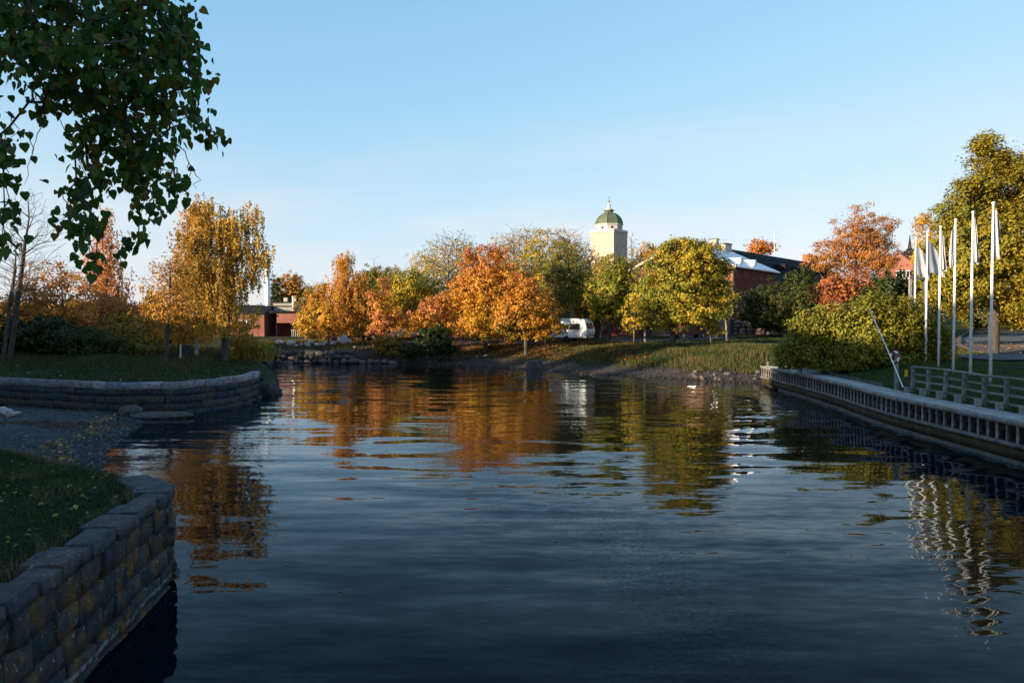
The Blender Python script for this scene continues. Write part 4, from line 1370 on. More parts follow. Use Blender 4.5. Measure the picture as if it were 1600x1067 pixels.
fr2 = MB().box((0, 0, 0), (0.04, 1.45, 0.62)).build('end_window', M['black'], cv, loc=(Lc / 2 + 0.0, 0, 1.72)); fr2.rotation_euler = (0, -0.24, 0)
MB().box((0.035, 0, 0), (0.03, 1.3, 0.5)).build('pane', M['glass'], fr2)
MB().box((Lc / 2 + 0.11, 0, 0.75), (0.05, 1.9, 0.07)).build('bumper_strip', M['black'], cv)
for s_ in (-1, 1):
    MB().box((Lc / 2 + 0.1, s_ * 0.8, 0.62), (0.05, 0.25, 0.14)).build('tail_light', M['red_paint'], cv)
    MB().tube([(-0.1, s_ * (Wc / 2 - 0.1), 0.33), (-0.1, s_ * (Wc / 2 + 0.05), 0.33)], 0.33, 14).build('wheel', M['tyre'], cv)
MB().box((0.0, -Wc / 2 - 0.02, 1.3), (0.62, 0.035, 1.6)).build('door', M['white'], cv, bevel=0.01)
MB().tube([(-Lc / 2, 0, 0.45), (-Lc / 2 - 1.0, 0, 0.42)], 0.06, 6).build('drawbar', M['steel'], cv)


def car(label, px, d, rz, paint, name='parked_car'):
    x = at(px, 500, d).x
    r = thing(name, label, 'car', (x, d, H(x, d) + 0.02), rz)
    sec = [(-2.1, 0.35), (-2.15, 0.75), (-1.95, 0.92), (-1.45, 0.98), (-0.8, 1.42), (0.7, 1.44), (1.45, 1.0), (2.05, 0.9), (2.15, 0.6), (2.1, 0.35)]
    MB().prism([(a, -0.85, b) for a, b in sec], (0, 1.7, 0)).build('body', M[paint], r, bevel=0.06)
    for s_ in (-1, 1):
        MB().prism([(-1.2, s_ * 0.86, 1.0), (-0.75, s_ * 0.86, 1.36), (0.6, s_ * 0.86, 1.38), (1.15, s_ * 0.86, 1.02)], (0, s_ * 0.012, 0)).build('side_window', M['glass'], r)
        for wx in (-1.3, 1.3):
            w_ = MB().tube([(wx, s_ * 0.72, 0.31), (wx, s_ * 0.88, 0.31)], 0.31, 14).build('wheel', M['tyre'], r)
            MB().tube([(wx, s_ * 0.885, 0.31), (wx, s_ * 0.90, 0.31)], 0.19, 10).build('rim', M['steel'], w_)
        MB().box((2.13, s_ * 0.62, 0.68), (0.06, 0.3, 0.14)).build('headlight', M['white'], r)
        MB().box((-2.13, s_ * 0.65, 0.75), (0.06, 0.25, 0.16)).build('tail_light', M['red_paint'], r)
    MB().prism([(1.40, -0.7, 1.05), (1.40, 0.7, 1.05), (0.78, 0.62, 1.42), (0.78, -0.62, 1.42)], (0.03, 0, 0.025)).build('windscreen', M['glass'], r)
    return r


car('dark parked car left of the white boat beyond the shore stones', 565, 91, 0.25, 'car_dark')
car('white parked car just right of the dark one beyond the shore stones', 584, 92, 0.1, 'white')
car('dark red car parked in the shade under the big yellow maple', 1078, 88, 0.3, 'car_red')
bx_ = at(633, 500, 92)
bt = thing('laid_up_boat', 'small white boat standing ashore behind the leaning red maple', 'boat', (bx_.x, 92, H(bx_.x, 92)), 0.05)
hull = []
for t_ in np.linspace(0, 1, 9):
    wv = 0.75 * (1 - t_ ** 3) + 0.02
    hull.append([(-1.8 + 3.8 * t_, -wv, 1.0 + 0.18 * t_), (-1.8 + 3.8 * t_, -wv * 0.7, 0.55 + 0.1 * t_), (-1.8 + 3.8 * t_, 0, 0.40 + 0.25 * t_ ** 2), (-1.8 + 3.8 * t_, wv * 0.7, 0.55 + 0.1 * t_), (-1.8 + 3.8 * t_, wv, 1.0 + 0.18 * t_)])
hb = MB(); hv = [p_ for r_ in hull for p_ in r_]
hf = [(i * 5 + j, i * 5 + j + 1, (i + 1) * 5 + j + 1, (i + 1) * 5 + j) for i in range(8) for j in range(4)]
hf += [(i * 5 + 4, i * 5, (i + 1) * 5, (i + 1) * 5 + 4) for i in range(8)] + [(0, 1, 2, 3, 4)]
hb.add(hv, hf); hb.build('hull', M['white'], bt)
MB().box((-0.2, 0, 1.3), (1.3, 1.0, 0.5)).build('cabin', M['white'], bt, bevel=0.05)
for x_ in (-1.2, 1.0):
    MB().box((x_, 0, 0.25), (0.15, 1.5, 0.5)).build('trestle', M['timber'], bt)
MB().tube([(-1.5, 0, 1.0), (-1.5, 0, 2.2)], 0.05, 6).build('mast', M['white'], bt)
# small ochre shed
sx_ = at(551, 500, 93)
sh = gable_house('shed', 'small ochre timber shed between the golden birch and the red maple', (sx_.x - 1.0, 93, H(sx_.x, 93)), 0.1, 2.6, 2.2, 1.9, 2.4, M['ochre'], M['roof_dark'], 0.15, 'shed')
MB().box((1.3, -0.02, 0.9), (0.8, 0.06, 1.7)).build('door', M['brick_dk'], sh)
# notice board on the left bank
nb_ = at(288, 556, 50)
nb = thing('notice_board', 'dark notice board with one pale post under the left birches', 'sign', (nb_.x, 50, H(nb_.x, 50)), 0.3)
MB().box((-0.22, 0, 0.5), (0.10, 0.10, 1.1)).build('post', M['white_wall'], nb)
MB().box((0.15, 0.05, 0.62), (0.55, 0.08, 0.75)).build('board', M['black'], nb)
# lamp post
lx = at(1101, 545, 71.5)
la = thing('lamp_post', 'slim dark lamp post with small pale head beside the big yellow maple', 'lamp', (lx.x, 71.5, H(lx.x, 71.5)))
hp = at(1101, 508, 71.5).z - la.location.z
MB().tube([(0, 0, 0), (0, 0, hp)], [0.06, 0.045], 8).build('post', M['black'], la)
MB().lathe([(0.06, hp), (0.16, hp + 0.10), (0.16, hp + 0.26), (0.04, hp + 0.34)], (0, 0, 0), 10).build('lamp_head', M['white'], la)
# kerb of the road on the right
kp = [ground_hit(1524, 511), ground_hit(1500, 527), ground_hit(1499, 540), ground_hit(1515, 549), ground_hit(1536, 553)]
kr = thing('kerb', 'curving stone kerb along the road below the big tree', 'kerb', (kp[2].x, kp[2].y, 0))
for i in range(4):
    for j in range(4):
        a_, b_ = kp[i].lerp(kp[i + 1], j / 4), kp[i].lerp(kp[i + 1], (j + 1) / 4)
        c_ = (a_ + b_) / 2
        ln = math.hypot(b_.x - a_.x, b_.y - a_.y)
        MB().box((c_.x - kp[2].x, c_.y - kp[2].y, H(c_.x, c_.y) + 0.08), (ln * 0.97, 0.28, 0.26), math.atan2(b_.y - a_.y, b_.x - a_.x)).build('kerb_stone', M['concrete_dk'], kr, bevel=0.02)

# ------------------------------------------------------------------ trees
def grow(base, tips, lead, rng, alpha=0.45, seg=0.7, jit=0.07, hang=False, first=0):
    """wood skeleton: a leader from base to lead, then each tip joins the cheapest existing node"""
    base = np.asarray(base, float); lead = np.asarray(lead, float)
    cap = 200 + len(tips) * 14
    N = np.zeros((cap, 3)); PR = np.full(cap, -1); PL = np.zeros(cap)
    nt = max(4, int(np.linalg.norm(lead - base) / seg))
    n = 0
    wob = rng.normal(0, 0.05 * seg, (nt + 1, 3)).cumsum(0) * np.array([1, 1, 0.2])
    wob -= wob[0]
    for i in range(nt + 1):
        N[n] = base + (lead - base) * i / nt + wob[i] * (i / nt)
        PR[n] = n - 1
        PL[n] = 0.55 * i * seg
        n += 1
    order = np.argsort(np.linalg.norm(tips - base, axis=1))
    if hang:
        order = np.concatenate([np.arange(first), first + np.argsort(-tips[first:, 2])])
    tipid = []
    for k in order:
        t = tips[k]
        d = np.linalg.norm(N[:n] - t, axis=1)
        c = d + alpha * PL[:n] + (1.2 * np.maximum(0, t[2] - N[:n, 2]) if hang else 0.9 * np.maximum(0, N[:n, 2] - t[2] + 0.15 * d))
        lo = (np.arange(n) < nt * 0.22)
        c = c + np.where(lo, 1.5, 0)
        j = int(np.argmin(c))
        m = max(1, min(12, int(d[j] / seg)))
        a = N[j].copy()
        prev = j
        bow = np.array([0, 0, (0.04 if hang else 0.10) * d[j]])
        for q in range(1, m + 1):
            if n >= cap - 1: break
            f = q / m
            p = a + (t - a) * f + bow * math.sin(math.pi * f) + (rng.normal(0, jit, 3) * d[j] * 0.5 if q < m else 0)
            N[n] = p; PR[n] = prev; PL[n] = PL[prev] + np.linalg.norm(p - N[prev]); prev = n; n += 1
        tipid.append(prev)
    return N[:n], PR[:n], np.array(tipid)


def radii(PR, tip_r, base_r):
    n = len(PR)
    acc = np.zeros(n)
    has = np.zeros(n, bool)
    has[PR[PR >= 0]] = True
    acc[~has] = tip_r ** 2.2
    for i in range(n - 1, 0, -1):
        acc[PR[i]] += acc[i]
    r = acc ** (1 / 2.2)
    r = r * 1.0
    if r[0] > 0:
        k = math.log(base_r / tip_r) / max(1e-6, math.log(r[0] / tip_r))
        r = tip_r * (r / tip_r) ** k
    return r


def wood_mesh(name, N, PR, R, mat, sel=None):
    idx = np.where(PR >= 0)[0]
    if sel is not None:
        idx = idx[sel[idx]]
    V, Q = [], []
    base = 0
    for k, cond in ((7, R[idx] > 0.07), (4, (R[idx] <= 0.07) & (R[idx] > 0.025)), (3, R[idx] <= 0.025)):
        e = idx[cond]
        if len(e) == 0: continue
        p1, p0 = N[e], N[PR[e]]
        r1 = R[e]; r0 = np.minimum(R[PR[e]], R[e] * 1.35)
        d = p1 - p0
        d /= np.maximum(np.linalg.norm(d, axis=1), 1e-9)[:, None]
        ref = np.where(np.abs(d[:, 0:1]) < 0.9, np.array([[1.0, 0, 0]]), np.array([[0, 1.0, 0]]))
        a = np.cross(d, ref); a /= np.linalg.norm(a, axis=1)[:, None]
        b = np.cross(d, a)
        an = np.arange(k) * 2 * math.pi / k
        ring = a[:, None] * np.cos(an)[None, :, None] + b[:, None] * np.sin(an)[None, :, None]
        v = np.concatenate([p0[:, None] + ring * r0[:, None, None], p1[:, None] + ring * r1[:, None, None]], 1)
        V.append(v.reshape(-1, 3))
        j = np.arange(k)
        f = np.stack([j, (j + 1) % k, k + (j + 1) % k, k + j], 1)
        Q.append((f[None] + (np.arange(len(e)) * 2 * k)[:, None, None] + base).reshape(-1, 4))
        base += len(e) * 2 * k
    return npmesh(name, np.concatenate(V), quads=np.concatenate(Q), mat=mat, smooth=True)


def leaf_quads(P, size, nrm, rng, droop=None):
    n = len(P)
    r = rng.normal(size=(n, 3))
    u = np.cross(nrm, r); u /= np.maximum(np.linalg.norm(u, axis=1), 1e-9)[:, None]
    if droop is not None:
        u = u * 0.5 + np.array([0, 0, -droop]); u /= np.linalg.norm(u, axis=1)[:, None]
    w = np.cross(nrm, u); w /= np.maximum(np.linalg.norm(w, axis=1), 1e-9)[:, None]
    s = size * rng.uniform(0.65, 1.3, n)
    a = u * (s * 0.5)[:, None]; b = w * (s * 0.38)[:, None]
    fold = nrm * (s * 0.10)[:, None]
    V = np.stack([P - a, P + b * 1.0 - a * 0.1 + fold, P + a, P - b - a * 0.1 + fold], 1).reshape(-1, 3)
    Q = np.arange(n * 4).reshape(n, 4)
    return V, Q


def palette(P, pal, rng, sc, clump=None):
    """pal: list of colours; low-frequency noise picks along the list, with jitter"""
    f = vnoise(P[:, 0] + P[:, 1] * 0.6, P[:, 2] * 1.2 + P[:, 1] * 0.4, sc, int(rng.integers(1e6)))
    f = 0.5 + 0.62 * f + rng.normal(0, 0.10, len(P))
    if clump is not None: f = f + clump
    f = np.clip(f, 0, 0.9999) * (len(pal) - 1)
    i = f.astype(int); t = (f - i)[:, None]
    pal = np.asarray(pal, float)
    c = pal[i] * (1 - t) + pal[np.minimum(i + 1, len(pal) - 1)] * t
    return c * rng.uniform(0.72, 0.98, (len(P), 1))


LOBE = np.random.default_rng(3).normal(size=(4, 3))


def sample_blobs(B, n, rng, shell=0.42, lb=0.17):
    n = int(n)
    B = np.asarray(B, float)
    vol = B[:, 3] * B[:, 4] * B[:, 5]
    k = rng.choice(len(B), n, p=vol ** 0.75 / (vol ** 0.75).sum())
    d = rng.normal(size=(n, 3)); d /= np.linalg.norm(d, axis=1)[:, None]
    rr = rng.uniform(0, 1, n) ** shell * rng.uniform(0.9, 1.12, n)
    # uneven outline: lobes and hollows that differ from blob to blob
    lob = np.zeros(n)
    for q in range(4):
        w = LOBE[q] * (2.2 + 1.3 * q)
        lob += np.sin(d @ w + k * (1.7 + q) + q) / (1 + 0.35 * q)
    rr = rr * np.clip(0.92 + lb * lob, 0.45, 1.32)
    return B[k, :3] + d * rr[:, None] * B[k, 3:6], k


OR, YE, RD, OL, DG, GB, LG, BR, PK, BG = ((0.62, 0.27, 0.035), (0.66, 0.42, 0.04), (0.55, 0.18, 0.05), (0.17, 0.17, 0.02), (0.035, 0.055, 0.012),
                                      (0.44, 0.24, 0.03), (0.30, 0.30, 0.03), (0.20, 0.10, 0.03), (0.60, 0.24, 0.11), (0.16, 0.045, 0.03))
SEED = [100]


def tree(name, label, base, d, blobs, pal, lai=4.0, ls=0.27, bark='bark', tr=0.16, weep=0.0, lead=None, group=None, cat='tree', rc=None,
         tips=None, dy=1.0, tip_r=0.012, hang=0.0, zbase=None, shell=0.42, fill=0.25, vg=0.0, lb=0.17):
    SEED[0] += 1
    rng = np.random.default_rng(SEED[0])
    bp = at(base[0], base[1], d)
    gz = H(bp.x, d) if zbase is None else zbase
    m = d / FPX
    B = []
    for (px, py, rx, ry) in blobs:
        c = at(px, py, d)
        B.append((c.x, d + rng.uniform(-0.25, 0.25) * rx * m, c.z, rx * m, rx * m * dy, ry * m))
    B = np.array(B)
    if len(B) >= 4 and lb > 0.1:
        ex = []
        for b_ in B:
            for _ in range(2):
                v_ = rng.normal(size=3); v_ /= np.linalg.norm(v_); v_[2] = abs(v_[2]) * rng.choice([1, 1, -0.6])
                ex.append(np.concatenate([b_[:3] + v_ * b_[3:] * 1.0, b_[3:] * rng.uniform(0.22, 0.42)]))
        B = np.concatenate([B * np.array([1, 1, 1, 0.93, 0.93, 0.93]), np.array(ex)])
    area = float((math.pi * B[:, 3] * B[:, 5]).sum()) * 0.75
    B[:, 3:6] *= 1.2
    area *= 1.4
    if ls >= 0.23: ls *= 0.82
    nt = tips or int(np.clip(area * 7.0, 80, 520))
    T, kk = sample_blobs(B, nt, rng, shell, lb)
    T[:, 2] = np.maximum(T[:, 2], gz + 0.4)
    if lead is None:
        top = B[np.argmax(B[:, 2] + B[:, 5])]
        ld = np.array([top[0] * 0.7 + bp.x * 0.3, d, top[2] + top[5] * 0.35])
    else:
        q = at(lead[0], lead[1], d); ld = np.array(q)
    if weep > 0: ls *= 0.78
    N, PR, tip = grow((bp.x, d, gz - 0.2), T, ld, rng)
    root = thing(name, label, cat, (bp.x, d, gz), group=group)
    off = np.array([bp.x, d, gz])
    R = radii(PR, tip_r, tr)
    if lai <= 0.001:
        link('trunk', wood_mesh('trunk', N - off, PR, R, M[bark], R > 0.05), root)
        link('branches', wood_mesh('branches', N - off, PR, R, M[bark], R <= 0.05), root)
        return root
    link('trunk', wood_mesh('trunk', N - off, PR, R, M[bark]), root)
    nl = int(lai * 1.3 * area / (0.375 * ls * ls))
    rc = rc or max(0.34, 0.8 * (area / nt) ** 0.5 * 1.25)
    t = T[rng.integers(0, nt, nl)] if weep == 0 else N[tip][rng.integers(0, nt, nl)]
    clid = rng.normal(0, 0.12, nt)
    if weep > 0:
        u = rng.uniform(0, 1, nl)
        strand = rng.integers(0, 5, nl)
        ti = rng.integers(0, nt, nl)
        so = rng.normal(0, 0.35, (nt, 5, 3)); so[:, :, 2] *= 0.5
        ln = rng.uniform(0.4, 1.0, (nt, 5)) * weep
        t = N[tip][ti] + so[ti, strand]
        t[:, 2] -= u * ln[ti, strand]
        P = t + rng.normal(0, 0.06, (nl, 3))
    else:
        ti = rng.integers(0, nt, nl)
        g = rng.normal(size=(nl, 3)); g /= np.linalg.norm(g, axis=1)[:, None]
        P = T[ti] + g * (rng.uniform(0, 1, nl) ** 0.45)[:, None] * rc * np.array([1.15, 1.15, 0.75])
        nf = int(nl * fill)
        P[:nf] = sample_blobs(B, nf, rng, 0.36, lb)[0]
    P[:, 2] = np.maximum(P[:, 2], gz + 0.12)
    cen = B[:, :3].mean(0)
    o = P - cen; o /= np.maximum(np.linalg.norm(o, axis=1), 1e-6)[:, None]
    if weep > 0:
        nrm = o * 0.5 + np.array([0, 0, 0.35]) + rng.normal(0, 0.55, P.shape)
    else:
        cl = P - T[ti]; cl /= np.maximum(np.linalg.norm(cl, axis=1), 1e-6)[:, None]
        nrm = cl * 0.6 + o * 0.5 + np.array([0, 0, 0.25]) + rng.normal(0, 0.36, P.shape)
    nrm /= np.linalg.norm(nrm, axis=1)[:, None]
    V, Q = leaf_quads(P, ls, nrm, rng, 0.7 if weep > 0 else None)
    zr = (P[:, 2] - P[:, 2].mean()) / max(0.5, P[:, 2].std())
    c = palette(P, pal, rng, 2.2 / max(1.5, math.sqrt(area)) * 1.2, clid[ti] + vg * 0.22 * zr)
    me = npmesh('crown', V - off, quads=Q, mat=M['leaf'], col=np.repeat(c, 4, 0))
    link('crown', me, root)
    return root


# --- left bank
tree('bare_tree', 'tall leafless tree with two trunks at the left edge', (14, 560), 46, [(45, 375, 50, 70), (20, 430, 35, 70), (75, 350, 30, 40), (5, 360, 30, 60)], [], 0, bark='bark', tr=0.15, tips=520, lead=(48, 340), tip_r=0.009)
tree('bare_tree', 'second leafless trunk leaning beside the tall one at the left edge', (3, 560), 45, [(20, 400, 35, 60), (50, 430, 40, 50)], [], 0, bark='bark', tr=0.11, tips=280, lead=(25, 400), tip_r=0.009)
tree('rowan_tree', 'reddish sparse rowan behind the dark hedge on the left', (100, 545), 54, [(92, 430, 32, 26), (60, 462, 34, 28), (125, 460, 28, 30), (28, 485, 28, 22), (95, 495, 50, 22)], [OL, GB, OR, RD, PK], 1.7, 0.17, tr=0.13)
tree('birch_tree', 'slim pinkish orange birch rising behind the hedge', (168, 545), 60, [(163, 340, 9, 30), (165, 380, 16, 34), (168, 425, 25, 38), (176, 475, 36, 38), (200, 490, 22, 28)], [GB, OR, PK, OR], 2.6, 0.2, 'bark_birch', 0.13, weep=1.3)
tree('birch_tree', 'low golden birch thicket behind the sparse young tree', (232, 548), 63, [(222, 500, 26, 26), (240, 468, 13, 26), (262, 505, 32, 28), (215, 528, 30, 15), (285, 520, 26, 22)], [GB, OR, YE, BR], 2.8, 0.2, 'bark_birch', 0.11, weep=0.9)
tree('golden_shrub', 'golden leafy shrub between the hedge and the birch thicket', (190, 552), 58, [(190, 520, 45, 28), (150, 525, 45, 25), (120, 520, 40, 20)], [GB, OL, YE, BR], 3.5, 0.2, tr=0.07, cat='shrub')
tree('hedge', 'dark green hedge along the back of the left lawn', (90, 556), 50, [(25, 528, 48, 32), (80, 525, 52, 32), (135, 535, 48, 26), (175, 545, 32, 16)], [DG, DG, (0.06, 0.08, 0.015), OL], 6.5, 0.17, tr=0.07, lb=0.07, cat='hedge')
tree('hedge', 'low dark shrubs right of the hedge under the sparse young tree', (215, 556), 51, [(205, 545, 30, 13), (235, 548, 26, 10)], [DG, OL, BR], 5, 0.17, tr=0.05, cat='shrub')
tree('young_tree', 'sparse young tree with a straight dark trunk on the left lawn', (258, 562), 45, [(262, 460, 40, 45), (268, 425, 26, 30), (245, 490, 35, 28), (285, 490, 30, 30)], [BR, GB, OR], 0.8, 0.14, 'bark', 0.13, lead=(268, 425), tips=480, tip_r=0.009)
tree('birch_tree', 'big weeping golden birch leaning over the tip of the left bank', (350, 560), 52, [(335, 360, 42, 48), (310, 410, 40, 55), (376, 362, 38, 44), (384, 405, 30, 42), (350, 430, 52, 52), (312, 478, 42, 34), (366, 480, 36, 34), (406, 368, 15, 32), (322, 335, 18, 22)],
     [OL, GB, GB, YE, (0.55, 0.30, 0.03)], 1.9, 0.18, 'bark', 0.24, weep=1.5, lead=(362, 345), tips=240)
tree('birch_tree', 'white-trunked golden birch just left of the big leaning birch', (307, 560), 54, [(300, 410, 26, 50), (305, 350, 20, 40), (303, 465, 36, 45), (285, 505, 30, 26)], [GB, OR, YE, BR], 2.3, 0.19, 'bark_birch', 0.14, weep=1.4)
tree('willow_shrub', 'yellow-green shrub hanging over the water at the tip of the left bank', (392, 570), 55, [(392, 535, 26, 25), (405, 552, 16, 18), (375, 548, 22, 18)], [OL, GB, LG], 3.2, 0.18, tr=0.08, weep=0.8, cat='shrub')
tree('orange_tree', 'orange crown behind the left thickets beside the rowan', (60, 540), 72, [(30, 492, 35, 24), (110, 500, 40, 22), (190, 512, 40, 20), (60, 515, 55, 18)], [BR, GB, OR, OL], 3.5, 0.24, tr=0.15)
tree('orange_tree', 'brown-gold crown glimpsed between the left birches', (260, 540), 76, [(255, 515, 45, 20), (330, 505, 45, 26), (385, 510, 18, 20)], [BR, GB, OR, OL], 3.5, 0.24, tr=0.15)
# --- far shore, left to right
tree('conifer', 'dark green fir beside the white chimney', (434, 520), 128, [(432, 450, 9, 22), (434, 475, 14, 22), (435, 500, 17, 22)], [DG, DG, OL], 5, 0.3, tr=0.15)
tree('orange_tree', 'rounded dull orange crown beyond the brick works', (457, 520), 130, [(456, 447, 23, 20), (450, 468, 24, 18), (470, 475, 20, 25), (478, 455, 10, 15)], [GB, OR, OL], 4, 0.32, tr=0.2)
tree('birch_tree', 'tall golden birch standing left of the leaning red maple', (541, 530), 86, [(541, 408, 14, 18), (540, 440, 24, 28), (530, 470, 30, 32), (552, 480, 30, 34), (525, 500, 26, 25)], [GB, OR, (0.55, 0.27, 0.03), OL], 3.4, 0.25, 'bark_birch', 0.17, weep=1.3)
tree('golden_tree', 'broad golden yellow tree right of the brick works', (500, 530), 88, [(497, 462, 19, 22), (488, 490, 19, 28), (505, 485, 20, 30), (480, 515, 14, 14)], [OL, YE, GB, OR], 4, 0.25, tr=0.13)
tree('small_maple', 'small bright yellow-orange maple above the pale boulders', (514, 532), 82, [(510, 487, 8, 10), (512, 502, 14, 13), (518, 515, 17, 12), (495, 524, 13, 7)], [YE, (0.68, 0.34, 0.03), OR], 4.5, 0.22, tr=0.07)
tree('olive_tree', 'dark olive tree filling behind the golden birch', (588, 528), 100, [(582, 448, 28, 24), (600, 445, 26, 24), (575, 480, 30, 28), (610, 470, 22, 30)], [DG, OL, (0.24, 0.20, 0.02)], 4.5, 0.28, tr=0.2)
tree('bare_tree', 'wispy leafless crown above the dark olive tree', (585, 520), 104, [(585, 418, 14, 14), (590, 432, 18, 16)], [], 0, bark='bark_grey', tr=0.12, tips=160, tip_r=0.012)
tree('leaning_maple', 'orange-red maple with a dark leaning trunk at the water', (615, 550), 79, [(600, 448, 13, 15), (596, 475, 20, 20), (600, 502, 24, 20), (622, 500, 18, 20), (590, 515, 15, 12)], [YE, OR, PK, OR], 3.0, 0.24, tr=0.2, lead=(596, 440))
tree('yellow_tree', 'yellow-green tree behind the leaning red maple', (648, 528), 94, [(640, 435, 22, 18), (655, 455, 32, 26), (640, 480, 26, 30), (675, 470, 22, 25), (625, 455, 14, 20)], [OL, LG, YE, LG], 3.6, 0.27, tr=0.17)
tree('bare_tree', 'broad nearly bare grey crown above the orange maples', (705, 530), 97, [(700, 405, 42, 36), (672, 415, 32, 30), (728, 410, 30, 36), (700, 440, 45, 35)], [YE, LG, OR], 0.22, 0.24, 'bark_grey', 0.22, tips=800, tip_r=0.019, lead=(700, 400))
tree('orange_maple', 'low orange-pink maple in front of the nearly bare crown', (690, 535), 85, [(702, 478, 26, 22), (672, 485, 22, 16), (690, 505, 38, 16), (715, 460, 16, 26), (655, 500, 18, 14)], [OR, PK, OR, (0.6, 0.34, 0.04)], 3.4, 0.26, tr=0.14)
tree('red_maple', 'tall red-topped orange maple on the far shore', (757, 542), 79, [(772, 402, 24, 22), (745, 418, 22, 26), (760, 440, 40, 28), (752, 475, 44, 32), (738, 512, 28, 18), (775, 510, 36, 20), (728, 450, 20, 28), (790, 470, 20, 30)], [YE, (0.64, 0.33, 0.035), (0.62, 0.30, 0.035), OR, (0.6, 0.24, 0.05), RD], 3.8, 0.26, tr=0.2, vg=1.0)
tree('orange_maple', 'rounded orange maple with a short dark trunk near the granite block', (822, 552), 74.5, [(820, 450, 28, 22), (808, 480, 38, 26), (842, 480, 32, 30), (800, 510, 34, 16), (852, 512, 28, 20), (825, 505, 36, 20), (782, 500, 16, 18)], [OL, GB, OR, OR, RD], 4.0, 0.25, tr=0.2, vg=0.8)
tree('waterside_bush', 'dark green bush at the water left of the orange maples', (672, 556), 77, [(678, 528, 24, 20), (655, 545, 24, 14), (690, 545, 20, 14), (640, 552, 14, 8)], [DG, DG, (0.05, 0.09, 0.015)], 5.5, 0.22, tr=0.06, cat='bush')
tree('waterside_bush', 'olive brush round the foot of the leaning maple', (614, 552), 78.4, [(608, 540, 16, 14), (624, 550, 16, 10), (596, 535, 12, 10)], [OL, DG, GB, BR], 4, 0.2, tr=0.05, cat='bush')
tree('bare_tree', 'thin leafless crown behind the red maple', (805, 520), 112, [(800, 385, 24, 24), (790, 410, 26, 28), (815, 400, 20, 30)], [PK, YE], 0.12, 0.26, 'bark_grey', 0.15, tips=420, tip_r=0.02)
tree('yellow_tree', 'tall thin yellow tree left of the church tower', (848, 522), 104, [(838, 378, 22, 20), (850, 400, 24, 22), (830, 410, 22, 24), (855, 435, 32, 28), (835, 445, 30, 25)], [YE, LG, YE, OL], 1.7, 0.26, 'bark_grey', 0.18, tip_r=0.015)
tree('olive_tree', 'loose olive-brown tree in front of the church tower', (895, 536), 84, [(885, 398, 24, 24), (900, 425, 34, 26), (880, 445, 34, 30), (910, 460, 30, 30), (880, 480, 26, 24)], [BR, OL, LG, YE], 1.6, 0.24, 'bark_grey', 0.2, tip_r=0.014, lead=(890, 400))
tree('bare_tree', 'dense brown leafless crown below the church tower', (922, 525), 115, [(918, 415, 30, 22), (935, 430, 26, 22), (900, 430, 24, 22)], [BR, OL], 1.0, 0.26, 'bark', 0.18, tips=500, tip_r=0.013)
tree('bare_tree', 'wispy leafless sapling right of the church tower', (990, 520), 120, [(988, 378, 10, 16), (985, 400, 14, 18)], [BR], 0.1, 0.25, 'bark_grey', 0.12, tips=130, tip_r=0.012)
tree('yellow_maple', 'yellow-green maple in front of the barracks right of the caravan', (951, 537), 79.5, [(968, 420, 28, 24), (950, 445, 28, 26), (980, 450, 26, 28), (940, 482, 26, 20), (968, 485, 34, 24), (990, 495, 18, 16), (925, 470, 12, 14)], [YE, (0.66, 0.42, 0.04), LG, OL, LG], 3.8, 0.25, tr=0.18)
tree('birch_tree', 'golden birch top behind the yellow-green maple', (1002, 520), 112, [(1012, 392, 18, 12), (1003, 415, 22, 18), (985, 428, 22, 20)], [YE, GB, OR], 2.8, 0.25, 'bark_birch', 0.16, weep=1.0)
tree('big_maple', 'large yellow and green maple in front of the pink gable', (1049, 544), 71, [(1062, 402, 34, 26), (1098, 398, 34, 24), (1040, 430, 36, 28), (1085, 430, 42, 32), (1022, 465, 26, 24), (1060, 470, 44, 28), (1110, 440, 28, 34), (1040, 500, 34, 14), (1075, 495, 28, 18), (1010, 490, 16, 14), (1100, 480, 26, 26), (1128, 425, 18, 28), (1125, 460, 18, 24), (1075, 385, 22, 14)],
     [OL, LG, YE, LG, OL, (0.09, 0.11, 0.018)], 4.8, 0.25, tr=0.26, lead=(1062, 410))
tree('yellow_sapling', 'drooping pale yellow sapling right of the big maple', (1112, 542), 71.5, [(1105, 500, 22, 14), (1118, 512, 12, 14), (1092, 498, 14, 12)], [YE, LG, GB], 1.8, 0.2, 'bark_grey', 0.07)
tree('lamp_sapling', 'slim tree with pale leaves at the left corner of the pink gable', (991, 540), 76, [(994, 480, 14, 25), (985, 505, 14, 14)], [YE, LG], 1.3, 0.22, 'bark', 0.10, lead=(990, 430))
# --- right
tree('dark_bush', 'dark green bushes on top of the rubble retaining wall', (1195, 512), 90, [(1180, 480, 26, 24), (1208, 465, 30, 26), (1235, 480, 34, 30), (1200, 498, 40, 16)], [DG, (0.045, 0.06, 0.012), (0.07, 0.08, 0.014)], 5.0, 0.26, tr=0.12, lb=0.07, cat='bush')
tree('dark_bush', 'taller olive green bush right of the retaining wall bushes', (1258, 512), 86, [(1255, 445, 24, 22), (1270, 470, 34, 28), (1245, 480, 30, 26)], [DG, (0.055, 0.07, 0.012), (0.10, 0.10, 0.016)], 5.0, 0.26, tr=0.14, lb=0.07, cat='bush')
tree('burgundy_bush', 'burgundy leaved small tree above the lilac bush', (1325, 510), 76, [(1300, 458, 32, 22), (1335, 445, 36, 20), (1365, 455, 26, 22), (1320, 480, 40, 20)], [BG, BG, RD, BR], 4.2, 0.24, tr=0.14)
